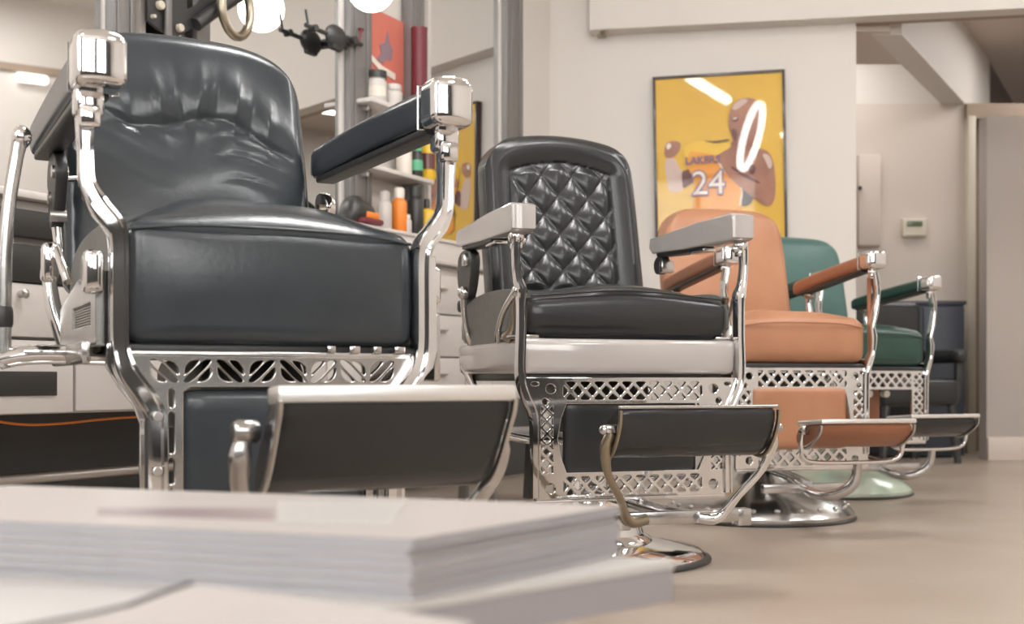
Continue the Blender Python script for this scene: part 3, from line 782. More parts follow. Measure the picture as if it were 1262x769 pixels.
def linkage(r, s, x, z, m='cast'):
    """joint that carries the rear of the armrest off the backrest"""
    if s > 0:
        o = plate('arm_joint', 'chrome', r, chaikin([(.19, z-.05), (.24, z-.03), (.26, z-.05), (.235, z-.09), (.20, z-.085)], 2), [], .018, 0, .003, tf=lambda p: Vector((s*x-.01+p.y, p.x, p.z)))
        bm = bmesh.new(); lathe(bm, [(.010, -.012), (.010, .012)], (s*x-.005, .22, z-.065), 14, 'x'); obj('pivot', bm, 'brass', o)
        tube('link_rod', 'chrome', o, [(s*x-.008, .215, z-.085), (s*x-.01, .215, z-.13), (s*x-.02, .21, z-.17)], .008, (0, 1, 0), sc=[1, .8, 1.2])
        return
    P = [(.10, z-.045), (.13, z-.015), (.20, z-.02), (.215, z-.06), (.185, z-.075), (.20, z-.12), (.16, z-.135), (.13, z-.10), (.115, z-.08)]
    o = plate('arm_joint', m, r, chaikin(P, 2), [], .018, 0, .003, tf=lambda p: Vector((s*x+p.y, p.x, p.z)))
    for yy_, zz_ in ((.165, z-.085), (.12, z-.05), (.14, z-.115)):
        bm = bmesh.new(); lathe(bm, [(.010, -.012), (.010, .012)], (s*x+.008, yy_, zz_), 14, 'x'); obj('pivot', bm, 'screw', o)
    tube('link_rod', 'chrome', o, [(s*x+.008, .165, z-.12), (s*(x-.004)+.008, .16, z-.17), (s*x+.008, .14, z-.2)], .009, (0, 1, 0), sc=[1, .8, 1.2])
    tube('stay', 'chrome', o, [(s*(x-.01), .19, z-.05), (s*(x-.045), .20, z-.045)], .005, (0, 0, 1), sm=0)

def chair1():
    r = thing('barber_chair', (-.443, 1.851, 0), math.radians(28), 'big black leather barber chair with chrome arm caps and slotted grille, nearest', 'barber chair', 'vintage barber chairs in a row')
    disc_base(r, 1)
    w, d, h = .398, .46, .162
    c = (0, -.04, .533)
    seat = pillow('seat_cushion', 'leather1', r, (w, d, h), .022, (30, 26, 16), cushion_fn(w, d, h, .058, .02), c)
    for dz in (.052,):
        tube('piping', 'leather1', seat, [(-w/2+.004, -.268, c[2]+.068), (-.1, -.279, c[2]+.076), (.1, -.279, c[2]+.076), (w/2-.004, -.268, c[2]+.068)], .0022, (0, 0, 1))
    side_panels(seat, w, d, h, (0, -.04, .548))
    # seat frame and underbody
    bx('seat_frame', 'cast', r, (0, -.035, .447), (.40, .44, .014), .003)
    fr = bx('front_rail', 'nickel', r, (0, -.262, .4405), (.39, .012, .009), .002)
    for k in range(4): bx('lug', 'nickel', fr, (.075+k*.034, -.268, .449), (.012+.004*(k % 2), .008, .010), .001)
    bx('underbody', 'cast', r, (0, .0, .385), (.16, .30, .11), .02)
    # backrest
    bw, bh, bt = .425, .465, .085; bc = (.003, .235, .777)
    def bf(p):
        nx = p.x/(bw/2); nz = p.z/(bh/2)
        x, z = p.x, p.z
        # rounded shoulders and a gently arched top
        if p.z > 0:
            p.z -= .045*abs(nx)**4*nz
            p.x *= 1-.02*nz*nz
            p.z += .012*(1-nx*nx)*nz
        # corners round off
        k = max(0, abs(nx)-.68)/.32; t = max(0, nz-.68)/.32
        if k > 0 and t > 0:
            q = math.hypot(k, t)
            if q > 1: p.x -= math.copysign((k-k/q)*.32*bw/2, nx); p.z -= (t-t/q)*.32*bh/2
        if p.y < 0:                   # front
            e = max(0, 1-abs(nx)**3)*max(0, 1-abs(nz)**6)
            zc = .075-.35*(x+.02)**2*6*.5+.012*math.sin(x*26)      # crease line
            up_ = z-zc
            roll = math.exp(-((up_-.055)/.055)**2)*.017
            crease = -math.exp(-(up_/.011)**2)*.004
            below = (.012*math.exp(-((up_+.10)/.09)**2)) if up_ < 0 else 0
            folds = 0
            for fx, fw_, fa in ((-.055, .011, .0055), (-.015, .009, -.006), (.012, .008, .005), (.045, .010, -.0055), (.078, .009, .005), (.11, .011, -.005), (.14, .010, .004), (-.10, .014, -.004)):
                folds += fa*math.exp(-((x-fx-.15*(z-.1)*math.copysign(1, fx))/fw_)**2)
            folds *= math.exp(-((up_-.04)/.05)**2)
            arcs = 0
            for k_, am in ((-.035, .0035), (-.07, .0028), (-.11, .0022)):
                zz = zc+k_-.9*(abs(x)-.02)*(-.5 if x < 0 else -.35)
                arcs -= am*math.exp(-((z-zz)/.006)**2)*min(1, max(0, (abs(x)-.03)/.06))
            p.y -= e*(roll+crease+below+folds+arcs)
        p.y += .10*(z+bh/2)/bh
        return p
    back = pillow('backrest', 'leather1', r, (bw, bt, bh), .028, (90, 12, 90), bf, bc)
    rim = []
    for k in range(25):
        a = PI*k/24; x = -.193*math.cos(a); z = .12+.10*math.sin(a)
    bx('back_board', 'cast', r, (0, .335, .74), (.34, .012, .30), .004, rot=Matrix.Rotation(-.215, 4, 'X'))
    tube('back_strut', 'chrome', r, [(-.12, .2, .45), (-.12, .29, .52), (-.12, .325, .62)], .012, (1, 0, 0))
    tube('back_strut', 'chrome', r, [(.12, .2, .45), (.12, .29, .52), (.12, .325, .62)], .012, (1, 0, 0))
    # arms
    for s in (-1, 1):
        x = .238
        arm_leather(r, s, x, .800, -.315, .255, .052, .056, 'leather1', 'chrome', drop=-.0, capl=.06, capwh=(.012, .012))
        bm = bmesh.new(); box(bm, (s*(x+.008), -.272, .755), (.036, .034, .040), .008, 3); box(bm, (s*(x+.008), -.285, .735), (.026, .022, .03), .006)
        obj('arm_bracket', bm, 'chrome', r)
        X = [(.250, .745), (.249, .69), (.247, .655), (.234, .628), (.214, .602), (.209, .575), (.209, .50), (.208, .45), (.200, .42), (.180, .390), (.166, .365), (.164, .33), (.164, .17)]
        bm = bmesh.new(); sweep(bm, [(s*a, -.27, b) for a, b in X], channel(.0215, .034, .45, .22), (0, 1, 0), [1, .8, .85, 1.1, 1.1, 1, 1, 1, 1.15, 1.2, 1.25, 1.25, 1.25], 5)
        u = obj('front_upright', bm, 'chrome', r)
        bolt(u, [(s*.164, -.288, .36), (s*.164, -.288, .29)], .0065)
        linkage(r, s, .238, .78)
        # rear stay of the arm
        tube('rear_upright', 'chrome', r, [(s*.245, .14, .60), (s*.24, .13, .53), (s*.22, .12, .46)], .011, (0, 1, 0), sc=[.8, 1.1, 1.3])
        # side casing with caps
        sc_ = plate('side_casing', 'nickel', r, [(-.235, .455), (.10, .455), (.10, .515), (.02, .53), (-.08, .545), (-.235, .545)], [[(-.20, .477), (-.02, .477), (-.02, .512), (-.20, .512)]], .020, 0, .003, tf=(lambda s: lambda p: Vector((s*.232+p.y, p.x, p.z)))(s))
        bm = bmesh.new(); box(bm, (s*.232+.01, -.11, .495), (.006, .19, .036)); obj('ribbed_insert', bm, 'cast', sc_)
        bm = bmesh.new()
        for k in range(9): box(bm, (s*.232+.01+s*.004, -.11, .4805+k*.0036), (.004, .18, .0016))
        obj('rib', bm, 'screw', sc_)
        bx('casing_cap', 'chrome', sc_, (s*.236, -.245, .545), (.026, .028, .056), .008, 3)
        bx('casing_cap', 'chrome', sc_, (s*.262, -.02, .575), (.024, .03, .056), .008, 3)
        tube('casing_arch', 'chrome', sc_, [(s*.255, -.02, .60), (s*.25, -.05, .575), (s*.243, -.07, .545)], .007, (1, 0, 0))
    # wide lower body plates beside the grille (right side plate shows)
    for s in (-1, 1):
        P = [(.214, .585), (.236, .585), (.238, .45), (.232, .425), (.206, .398), (.188, .375), (.180, .35), (.180, .18), (.150, .18), (.150, .36), (.172, .392), (.196, .425), (.206, .455)]
        if s < 0: P = [(.220, .452), (.222, .425)]+P[4:12]+[(.206, .452)]
        plate('flange', 'chrome', r, [(s*a, b) for a, b in P], [], .006, -.262, .0015)
    bx('body_plate', 'nickel', r, (.245, -.10, .455), (.012, .30, .10), .004)
    bx('body_plate', 'nickel', r, (-.245, -.10, .442), (.012, .30, .03), .004)
    # grille
    out = [(-.200, .4375), (.200, .4375), (.188, .405), (.160, .375), (.156, .165), (.128, .165), (.128, .392), (.118, .399), (-.118, .399), (-.128, .392), (-.128, .165), (-.156, .165), (-.160, .375), (-.188, .405)]
    hs = slots(-.172, .172, .4035, .4345, .043, .0165, .0118)
    for s in (-1, 1):
        for a, b in ((.375, .392), (.315, .362), (.275, .302), (.215, .262)):
            hs.append(capsule(s*.142, a, b, .011))
    plate('grille', 'nickel', r, out, hs, .010, -.268, .0016)
    cp = pillow('calf_panel', 'leather1', r, (.254, .03, .225), .010, (16, 4, 14), None, (0, -.250, .281))
    bx('lower_rail', 'chrome', r, (0, -.26, .162), (.33, .014, .014), .003)
    for s in (-1, 1): tube('frame_link', 'nickel', r, [(s*.16, -.26, .175), (s*.09, -.1, .2), (s*.04, 0, .24)], .013, (0, 0, 1))
    # footrest
    footrest(r, -.665, .386, .268, 1, 'leather2', .016)
    for s in (-1, 1):
        bm = bmesh.new()
        sweep(bm, [(s*.150+.012, -.60, .345), (s*.154+.012, -.60, .325), (s*.152+.012, -.59, .295), (s*.140+.01, -.57, .262), (s*.125+.006, -.50, .205), (s*.12, -.38, .175), (s*.12, -.27, .168)], rrect(.018, .016, .005, 2), (0, 1, 0), [.9, 1.3, 1.05, 1, 1, 1, 1])
        a = obj('footrest_arm', bm, 'nickel', r)
        bm = bmesh.new(); lathe(bm, [(.010, -.014), (.013, -.010), (.013, .010), (.010, .014)], (s*.148+.012, -.60, .352), 16, 'x'); obj('footrest_hinge', bm, 'nickel', a)
    # lever on the viewer's left
    lv = tube('lever', 'nickel', r, [(-.308, -.1, .735), (-.313, -.1, .71), (-.322, -.1, .65), (-.328, -.1, .58), (-.330, -.1, .50), (-.332, -.1, .425)], .0095, (0, 1, 0), sc=[1.15, .95, .95, 1.05, 1.15, 1.3])
    bm = bmesh.new(); ball(bm, (-.307, -.1, .737), .0135, (1, 1, 1.2)); obj('lever_tip', bm, 'chrome', lv)
    bm = bmesh.new(); lathe(bm, [(.0125, .478), (.0140, .484), (.0140, .500), (.0125, .506)], (-.3308, -.1, 0), 16); obj('black_collar', bm, 'black', lv)
    lb = tube('lever_bar', 'chrome', r, [(-.335, -.1, .434), (-.30, -.1, .441), (-.24, -.1, .442), (-.18, -.1, .440)], .0135, (0, 0, 1))
    bm = bmesh.new(); box(bm, (-.275, -.114, .445), (.06, .004, .006), .0015); obj('slot_rim', bm, 'chrome', lb)
    return r

def lattice_frame(r, y, hw_top, hw, zt_, zb_, band, m='chrome', pitch=.030, bar=.0075, side=.05, bottom=True, th=.010):
    """cast openwork frame: top band, side bands and optional bottom band around the calf panel"""
    iw = hw-side
    if bottom:
        out = [(-hw_top, zt_), (hw_top, zt_), (hw_top-.004, zt_-.02), (hw+.004, zt_-.06), (hw, zt_-.09), (hw, zb_), (-hw, zb_), (-hw, zt_-.09), (-hw-.004, zt_-.06), (-hw_top+.004, zt_-.02)]
        win = [(-iw+.012, zb_+band), (iw-.012, zb_+band), (iw, zb_+band+.03), (iw+.008, (zt_+zb_)/2), (iw, zt_-band-.03), (iw-.012, zt_-band), (-iw+.012, zt_-band), (-iw, zt_-band-.03), (-iw-.008, (zt_+zb_)/2), (-iw, zb_+band+.03)]
        hs = [win]
    else:
        out = [(-hw_top, zt_), (hw_top, zt_), (hw, zt_-.05), (hw, zb_), (iw, zb_), (iw, zt_-band), (-iw, zt_-band), (-iw, zb_), (-hw, zb_), (-hw, zt_-.05)]
        hs = []
    e = .006
    hs += lattice((-iw+.004, zt_-band+e, iw-.004, zt_-e), pitch, bar)
    if bottom: hs += lattice((-iw+.004, zb_+e, iw-.004, zb_+band-e), pitch, bar)
    for s in (-1, 1):
        a, b = sorted((s*(hw-e), s*(iw+.016 if bottom else iw+e)))
        zz0 = zb_+(band if bottom else e); hs += lattice((a, zz0, b, zt_-band-.004), pitch*.8, bar*.85)
        if bottom:
            # scrolled corners
            hs += [hole(s*(iw+.022), zt_-.022, .011, sx=1.1), hole(s*(iw+.034), zt_-.048, .008), hole(s*(hw_top-.022), zt_-.012, .0055, sx=1.8), hole(s*(iw+.022), zb_+.022, .012)]
        else:
            hs += lattice((a, zt_-band+.0, b, zt_-e), pitch*.8, bar*.85)
    return plate('grille', m, r, out, hs, th, y, .0012)

def chair2():
    r = thing('barber_chair', (.170, 2.738, 0), math.radians(18), 'black barber chair with diamond tufted backrest and white enamel arms and seat rim', 'barber chair', 'vintage barber chairs in a row')
    disc_base(r, 2)
    # white enamel seat frame
    def tf(p): return Vector((p.x*(1-.02*(p.z < 0)), p.y, p.z))
    bx('seat_frame', 'enamel', r, (0, -.02, .457), (.492, .49, .073), .014, 3, taper=tf)
    bx('seat_under_rail', 'cast', r, (0, -.02, .415), (.44, .44, .018), .003)  # dark cast-iron rail under the enamel frame
    w, d, h = .465, .46, .095; c = (0, -.02, .542)
    def fn(p):
        nx = p.x/(w/2); ny = p.y/(d/2)
        if p.z > 0: p.z += .026*(1-abs(nx)**3)*(1-.6*abs(ny)**3)+.008*math.cos(nx*PI*1.2)*(1-ny*ny*.3)-.004
        p.y += math.copysign(.010*(1-(p.z/(h/2))**2), p.y)*min(1, abs(ny))
        return p
    seat = pillow('seat_cushion', 'leather2', r, (w, d, h), .026, (34, 26, 12), fn, c)
    pts = []
    for k in range(15):
        x = (k/14-.5)*(w-.03); nx = x/(w/2); pts.append((x, -.252, c[2]+.040+.018*(1-abs(nx)**3)*.5+.004*math.cos(nx*PI*1.2)))
    tube('piping', 'leather2', seat, pts, .0022, (0, 0, 1), sm=1)
    side_panels(seat, w, d, h+.03, (0, -.02, .545))
    # tufted back
    bw, bh, bt = .41, .42, .08; bc = (.045, .255, .795)
    pw, pz0, pz1 = .138, -.165, .135
    def bf(p):
        nx = p.x/(bw/2); nz = p.z/(bh/2); x, z = p.x, p.z
        if p.z > 0: p.z += .030*(1-nx*nx)*nz*nz-.0; p.x *= 1-.03*nz*nz
        k = max(0, abs(nx)-.60)/.40; t = max(0, nz-.60)/.40
        if k > 0 and t > 0:
            q = math.hypot(k, t)
            if q > 1: p.x -= math.copysign((k-k/q)*.40*bw/2, nx); p.z -= (t-t/q)*.40*bh/2
        if p.y < -.01:
            zt2 = pz1+.018*(1-(x/pw)**2)
            dx = abs(x)-pw; dz = max(pz0-z, z-zt2); dd = max(dx, dz) if (dx < 0 or dz < 0) else math.hypot(dx, dz)
            # rolled border outside, recessed tufted panel inside
            if dd > 0: p.y -= .018*math.sin(min(1, dd/.055)*PI*.62)
            else:
                u = (x+.01)/.083+(z+.02)/.094; v = (x+.01)/.083-(z+.02)/.094
                hgt = .014*(abs(math.sin(PI*u))*abs(math.sin(PI*v)))**.48
                p.y -= hgt*min(1, -dd/.018)-.004
        p.y += .095*(z+bh/2)/bh
        return p
    pillow('backrest', 'leather2', r, (bw, bt, bh), .030, (150, 10, 150), bf, bc)
    bx('back_board', 'cast', r, (0.045, .345, .76), (.36, .012, .34), .004, rot=Matrix.Rotation(-.22, 4, 'X'))
    for s in (-1, 1): tube('back_strut', 'cast', r, [(s*.12, .19, .47), (s*.12, .30, .53), (s*.12, .335, .64)], .012, (1, 0, 0))
    bx('back_hinge_rail', 'cast', r, (0, .20, .585), (.50, .03, .03), .008)
    for s in (-1, 1):
        x = .247
        # enamel arm: straight front block, tapering rear
        prof = [(-.285, .715), (-.285, .757), (-.275, .761), (-.12, .761), (.13, .752), (.135, .735), (.12, .722), (-.06, .714), (-.275, .711)]
        a = plate('armrest', 'enamel', r, prof, [], .052, 0, .004, tf=(lambda s: lambda p: Vector((s*x-.026+p.y, p.x, p.z)))(s))
        bm = bmesh.new(); sweep(bm, [(s*x, -.12, .708), (s*x, .0, .710), (s*x, .11, .716)], rrect(.036, .012, .004), (0, 0, 1), None, 3); obj('arm_rail', bm, 'cast', a)
        bm = bmesh.new(); box(bm, (s*x, -.10, .702), (.03, .07, .008), .002); obj('arm_clip', bm, 'chrome', a)
        # front knuckle and upright
        bm = bmesh.new(); ball(bm, (s*.255, -.262, .697), .017, (1, 1, .95)); box(bm, (s*.255, -.262, .680), (.022, .022, .014), .004); ball(bm, (s*.243, -.262, .690), .009); obj('arm_knuckle', bm, 'chrome', r)
        X = [(.257, .695), (.258, .655), (.254, .615), (.247, .588), (.247, .56), (.247, .50), (.249, .44), (.246, .405), (.236, .375), (.222, .345), (.217, .31), (.217, .168)]
        bm = bmesh.new(); sweep(bm, [(s*a_, -.268, b_) for a_, b_ in X], channel(.016, .022, .4, .22), (0, 1, 0), [1, .85, .95, 1.3, 1.1, 1.1, 1.1, 1.2, 1.2, 1.2, 1.1, 1.1], 5); u = obj('front_upright', bm, 'chrome', r)
        bm = bmesh.new(); ball(bm, (s*.252, -.262, .588), .013); obj('scroll', bm, 'chrome', u)
        # flared strut behind the upright, with its foot plate
        st_ = tube('arm_strut', 'brass', r, [(s*.238, -.225, .588), (s*.240, -.215, .56), (s*.243, -.20, .515), (s*.245, -.18, .497)], .010, (0, 1, 0), sc=[.8, .7, .9, 1.6])
        bx('foot_plate', 'nickel', st_, (s*.228, -.20, .497), (.055, .10, .009), .004)
        tube('scroll_strut', 'chrome', r, [(s*.252, -.24, .585), (s*.262, -.20, .55), (s*.258, -.15, .512), (s*.24, -.10, .497)], .008, (0, 1, 0), sc=[1, .8, .8, 1.4])
        # rear upright
        ru = tube('rear_upright', 'chrome', r, [(s*.262, .11, .60), (s*.258, .115, .56), (s*.250, .12, .52), (s*.235, .13, .497)], .009, (0, 1, 0), sc=[.9, .8, .9, 1.5])
        bm = bmesh.new(); ball(bm, (s*.263, .105, .610), .015); obj('knob', bm, 'chrome', ru)
        P = [(.06, .70), (.13, .71), (.18, .70), (.185, .64), (.15, .60), (.10, .60), (.075, .64)]
        if s > 0: P = [(.09, .705), (.12, .71), (.14, .695), (.13, .67), (.10, .675)]
        pj = plate('arm_joint', 'cast', r, chaikin(P, 2), [], .022, 0, .004, tf=(lambda s: lambda p: Vector((s*.245-.011+p.y, p.x, p.z)))(s))
        bx('joint_clip', 'nickel', pj, (s*.250, .10, .685), (.034, .022, .03), .004)
        if s < 0: bx('back_side_bracket', 'cast', r, (s*.225, .20, .64), (.02, .09, .12), .01)
        # long rear stay from the seat frame down
        tube('rear_leg_stay', 'chrome', r, [(s*.235, .20, .44), (s*.225, .16, .40), (s*.20, .10, .30), (s*.12, .03, .27), (s*.05, .0, .27)], .010, (0, 1, 0))
    lattice_frame(r, -.272, .240, .212, .412, .165, .052, pitch=.031, bar=.0040, side=.050)
    pillow('calf_panel', 'leather2', r, (.30, .022, .155), .009, (16, 4, 12), None, (0, -.252, .2885))
    bx('lower_rail', 'chrome', r, (0, -.262, .162), (.43, .016, .010), .003)
    bx('underbody', 'cast', r, (0, .0, .375), (.18, .30, .085), .02)
    for s in (-1, 1): tube('frame_link', 'nickel', r, [(s*.20, -.26, .20), (s*.09, -.1, .2), (s*.04, 0, .22)], .011, (0, 0, 1))
    # footrest
    footrest(r, -.575, .352, .320, 2, 'leather2')
    for s in (-1, 1):
        a = tube('footrest_arm', 'brass' if s < 0 else 'chrome', r, [(s*.165, -.545, .312), (s*.172, -.535, .285), (s*.160, -.515, .235), (s*.125, -.49, .185), (s*.105, -.47, .150), (s*.085, -.46, .137), (s*.055, -.455, .140)], .0085, (0, 1, 0), sc=[.9, 1.35, .9, .9, 1.1, 1.5, 1.3])
        bm = bmesh.new(); box(bm, (s*.168, -.545, .318), (.022, .02, .016), .004); ball(bm, (s*.180, -.545, .317), .009); obj('footrest_hinge', bm, 'nickel', a)
    bx('cross_bar', 'nickel', r, (.03, -.44, .140), (.27, .022, .026), .003)
    for s in (-1, 1): bx('bar_block', 'nickel', r, (.03+s*.13, -.437, .136), (.03, .03, .034), .003)
    tube('bar_link', 'nickel', r, [(.03, -.43, .14), (.02, -.27, .145), (0, -.05, .16)], .014, (1, 0, 0))
    return r

def chair34(style):
    if style == 3:
        r = thing('barber_chair', (.739, 3.571, 0), math.radians(15), 'tan leather barber chair with lattice frame, in front of the yellow poster', 'barber chair', 'vintage barber chairs in a row')
        lea, leb, foot = 'tan', 'tan', 'tandark'
    else:
        r = thing('barber_chair', (1.164, 4.335, 0), math.radians(20), 'green leather barber chair with lattice frame, farthest in the row', 'barber chair', 'vintage barber chairs in a row')
        lea, leb, foot = 'green', 'teal', 'leather2'
    disc_base(r, style)
    w, d, h = .41, .46, .125; c = (0, -.03, .518)
    seat = pillow('seat_cushion', lea, r, (w, d, h), .030, (26, 22, 12), cushion_fn(w, d, h, .030, .0), c)
    tube('piping', lea, seat, [(-w/2+.01, -.262, c[2]+.038), (-.1, -.272, c[2]+.050), (.1, -.272, c[2]+.050), (w/2-.01, -.262, c[2]+.038)], .0022, (0, 0, 1))
    bx('seat_frame', 'cast', r, (0, -.03, .449), (.40, .44, .014), .003)
    bw, bh, bt = .43, .42, .09; bc = (.02 if style == 3 else .03, .24, .745)
    def bf(p):
        nx = p.x/(bw/2); nz = p.z/(bh/2); z = p.z
        if p.z > 0: p.z += .012*(1-nx*nx)*nz; p.x *= 1-.07*nz*nz
        k = max(0, abs(nx)-.55)/.45; t = max(0, nz-.50)/.50
        if k > 0 and t > 0:
            q = math.hypot(k, t)
            if q > 1: p.x -= math.copysign((k-k/q)*.45*bw/2, nx); p.z -= (t-t/q)*.50*bh/2
        if p.y < 0: p.y -= .022*max(0, 1-nx*nx)*max(0, 1-nz**4)
        if p.x and style == 3: p.y -= .0
        p.y += .09*(z+bh/2)/bh
        return p
    back = pillow('backrest', leb, r, (bw, bt, bh), .034, (36, 10, 36), bf, bc)
    bx('back_board', 'cast', r, (.02, .338, .70), (.36, .012, .30), .004, rot=Matrix.Rotation(-.21, 4, 'X'))
    for s in (-1, 1): tube('back_strut', 'chrome', r, [(s*.12, .18, .45), (s*.12, .29, .51), (s*.12, .325, .62)], .011, (1, 0, 0))
    for s in (-1, 1):
        x = .222
        arm_leather(r, s, x, .748, -.285, .17, .048, .042, 'tandark' if style == 3 else 'green', 'chrome', drop=.05, capl=.06, capwh=(.012, .008))
        bm = bmesh.new(); ball(bm, (s*.226, -.255, .716), .014); box(bm, (s*.226, -.255, .705), (.018, .02, .02), .004); obj('arm_knuckle', bm, 'chrome', r)
        X = [(.228, .715), (.234, .68), (.236, .65), (.228, .60), (.220, .56), (.222, .53), (.220, .49), (.210, .462), (.202, .44), (.198, .40), (.197, .20)]
        u = None
        bm = bmesh.new(); sweep(bm, [(s*a_, -.262, b_) for a_, b_ in X], channel(.014, .022, .4, .22), (0, 1, 0), [1, 1.1, .9, 1.1, .9, 1.25, 1, 1.2, 1.3, 1.2, 1.2], 5); u = obj('front_upright', bm, 'chrome', r)
        if style == 3: tube('leather_strap', 'tandark', u, [(s*.220, -.250, .70), (s*.222, -.246, .65), (s*.222, -.246, .58), (s*.222, -.25, .52)], .006, (0, 1, 0))
        ru = tube('rear_upright', 'chrome', r, [(s*.225, .10, .68), (s*.222, .10, .65), (s*.228, .10, .60), (s*.222, .10, .55), (s*.21, .10, .47)], .011, (0, 1, 0), sc=[1.1, .8, 1.3, 1, 1.3])
        bm = bmesh.new(); ball(bm, (s*.225, .10, .672), .016, (1, 1, .9)); obj('knob', bm, 'brass', ru)
        bx('side_rail', 'chrome', r, (s*.208, -.03, .456), (.012, .44, .026), .004)
        tube('frame_stay', 'nickel', r, [(s*.19, -.25, .22), (s*.10, -.1, .23), (s*.04, 0, .24)], .011, (0, 0, 1))
    if style == 3:
        lattice_frame(r, -.270, .203, .203, .442, .165, .058, pitch=.038, bar=.0062, side=.062)
        cp = pillow('calf_panel', 'tan', r, (.285, .03, .17), .008, (14, 4, 12), None, (-.01, -.262, .302))
        bx('lower_rail', 'chrome', r, (0, -.262, .162), (.40, .014, .012), .003)
    else:
        lattice_frame(r, -.270, .203, .203, .440, .20, .062, pitch=.036, bar=.0062, side=.062, bottom=False)
        bx('lower_rail', 'chrome', r, (0, -.262, .195), (.40, .014, .014), .003)
        bx('gear_housing', 'tandark', r, (0, -.08, .30), (.20, .14, .16), .01)
        for x_ in (-.08, -.02, .05): bm = bmesh.new(); lathe(bm, [(.012, -.012), (.012, .012)], (x_, -.24, .362), 12, 'y'); obj('roller', bm, 'beige', r)
    bx('underbody', 'cast', r, (0, .0, .38), (.18, .30, .10), .02)
    # footrest with tray loop and single curved arm
    fy, fz = (-.60, .296) if style == 3 else (-.60, .286)
    cxs = .02
    pad = footrest(r, fy, fz, .262, 3, foot)
    lp = [(-.150, fy+.06, fz-.02), (-.150, fy+.065, fz-.062), (-.140, fy+.07, fz-.088), (-.10, fy+.075, fz-.098), (0, fy+.075, fz-.100), (.10, fy+.075, fz-.098), (.135, fy+.07, fz-.085), (.142, fy+.065, fz-.055), (.140, fy+.06, fz-.02)]
    a = tube('footrest_loop', 'chrome', r, lp, .006, (0, 1, 0))
    for s in (-1, 1):
        bm = bmesh.new(); box(bm, (s*.145, fy+.06, fz-.018), (.022, .022, .018), .004); ball(bm, (s*.152, fy+.05, fz-.01), .009); obj('footrest_hinge', bm, 'nickel', a)
    ar = tube('footrest_arm', 'nickel', r, [(.02, fy+.08, fz-.10), (.022, fy+.09, fz-.135), (.01, fy+.10, fz-.165), (-.02, fy+.12, fz-.185), (-.05, fy+.15, fz-.190), (-.055, fy+.22, fz-.18), (-.03, fy+.34, fz-.165)], .013, (0, 0, 1), sc=[.8, 1, 1.15, 1.1, 1, 1, 1])
    bx('cross_bar', 'nickel', r, (-.04, -.36, .118), (.26, .022, .024), .003)
    tube('bar_link', 'nickel', r, [(-.03, -.35, .125), (0, -.2, .135), (0, -.05, .15)], .014, (1, 0, 0))
    return r
chair1(); chair2(); chair34(3); chair34(4)

# ================================================================== TABLE AND MAGAZINES in front
TZ = .28
def flat(px, py, z): d = ray(px, py); t = (z-HC)/d.z; return (d.x*t, t)
N0 = Vector(flat(345, 769, TZ)); R0 = Vector(flat(846, 690, TZ)); e1 = (R0-N0).normalized(); e2 = Vector((-.95, .312)).normalized()
ox, oy = -.35, .75
def L(P): return [(p[0]-ox, p[1]-oy) for p in P]
r = thing('coffee_table', (ox, oy, 0), 0, 'low white coffee table in the near foreground carrying magazines', 'table')
B0_ = N0-e1*.28; E0 = R0+e2*.62; G0 = B0_+Vector((-.62, .0))
P = [B0_, R0-e1*.012, R0+e2*.012, E0, G0]
slab('table_surface', 'table', L(P), TZ-.005, TZ, r, .001)
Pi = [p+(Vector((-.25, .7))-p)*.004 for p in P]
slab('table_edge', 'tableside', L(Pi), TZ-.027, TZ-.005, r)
for p in (B0_.lerp(E0, .22), R0.lerp(G0, .24), E0.lerp(B0_, .18), G0.lerp(R0, .16)):
    bx('leg', 'table', r, (p.x-ox, p.y-oy, (TZ-.027)/2), (.045, .045, TZ-.033), .004)
ZS_ = .3155
C = Vector(flat(510, 741, TZ)); D = Vector(flat(767, 683, TZ)); Lr = (D-C).length; e1 = (D-C).normalized()
names = ['thick pale magazine at the bottom of the stack', 'pale magazine second from the bottom of the stack', 'pale magazine third from the bottom of the stack',
         'pale magazine third from the top of the stack', 'pale magazine just under the top one of the stack', 'top magazine of the stack with a mauve and cream cover']
z = TZ+.0002
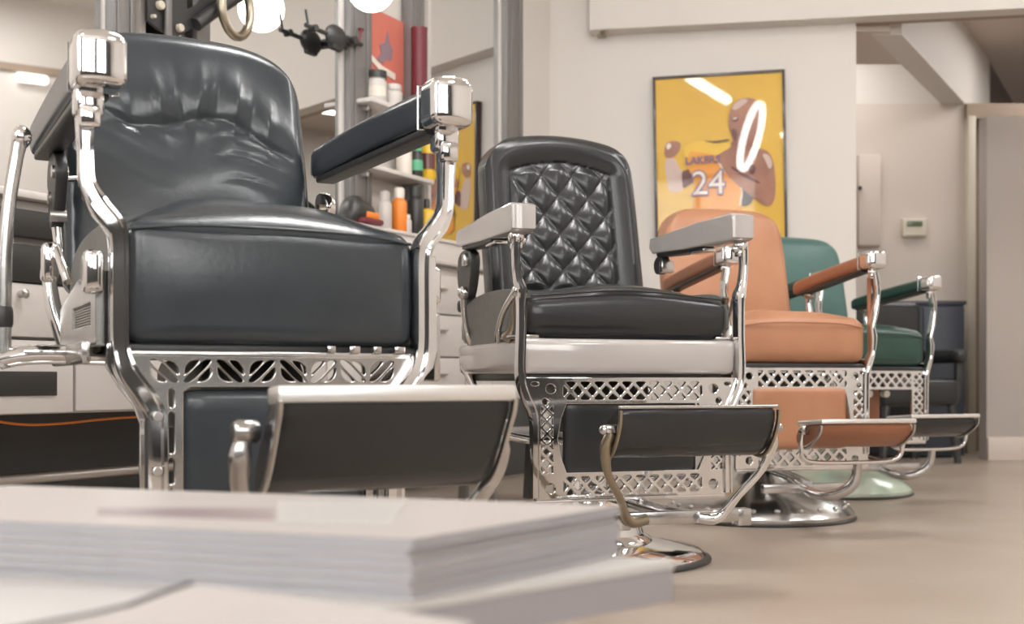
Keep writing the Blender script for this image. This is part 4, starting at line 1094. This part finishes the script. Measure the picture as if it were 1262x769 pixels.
for i in range(6):
    th = (ZS_-TZ-.0002)/6-.0002
    j = Vector((random.uniform(-.003, .002), random.uniform(-.001, .003))) if 0 < i < 5 else Vector((0, 0))
    o2 = C+j; Wm = .54
    g = thing('magazine', (o2.x, o2.y, z), 0, names[i]+' on the coffee table', 'magazine', 'magazines stacked on the coffee table')
    Q = [Vector((0, 0)), e1*Lr, e1*Lr+e2*Wm, e2*Wm]
    q = [v+(Q[2]*.5-v)*.008 for v in Q]
    slab('page_block', 'paper', q, .0006, th-.0006, g)
    slab('back_cover', 'cover', Q, 0, .0006, g); slab('front_cover', 'cover', Q, th-.0006, th, g)
    if i == 5:
        def tp(px, py): v = Vector(flat(px, py, ZS_))-o2; return (v.x, v.y)
        slab('mauve_photo', 'cover2', [tp(120, 634), tp(120, 626), tp(338, 626), tp(338, 641)], th, th+.0004, g)
        slab('cream_panel', 'table', [tp(342, 642), tp(342, 617), tp(500, 618), tp(480, 646)], th, th+.0004, g)
    z += th+.0002
# loose magazine at the near left
A1 = Vector(flat(232, 733, TZ+.004)); B1 = Vector(flat(40, 769, TZ+.004)); dd = (B1-A1).normalized(); nn_ = Vector((dd.y, -dd.x))
if nn_.y > 0: nn_ = -nn_
g = thing('magazine', (A1.x, A1.y, TZ+.0002), 0, 'loose curled magazine lying at the near left of the coffee table', 'magazine')
bm = bmesh.new(); v0 = []
for i in range(13):
    x = .26*i/12; zz = .004+.007*math.exp(-(x/.03)**2); a = dd*x; b = a+nn_*.2
    v0.append([bm.verts.new((a.x, a.y, zz)), bm.verts.new((b.x, b.y, zz)), bm.verts.new((b.x, b.y, zz-.0035)), bm.verts.new((a.x, a.y, zz-.0035))])
for i in range(12):
    for k in range(4): bm.faces.new((v0[i][k], v0[i][(k+1) % 4], v0[i+1][(k+1) % 4], v0[i+1][k]))
bm.faces.new(v0[0]); bm.faces.new(v0[-1][::-1]); obj('pages', bm, 'cover', g)
bm = bmesh.new(); v1 = []
for i in range(13):
    x = .26*i/12; zz = .0045+.007*math.exp(-(x/.03)**2); a = dd*x; b = a+nn_*.007
    v1.append([bm.verts.new((a.x, a.y, zz)), bm.verts.new((b.x, b.y, zz)), bm.verts.new((b.x, b.y, zz-.0006)), bm.verts.new((a.x, a.y, zz-.0006))])
for i in range(12):
    for k in range(4): bm.faces.new((v1[i][k], v1[i][(k+1) % 4], v1[i+1][(k+1) % 4], v1[i+1][k]))
bm.faces.new(v1[0]); bm.faces.new(v1[-1][::-1]); obj('dark_band', bm, 'dark', g)
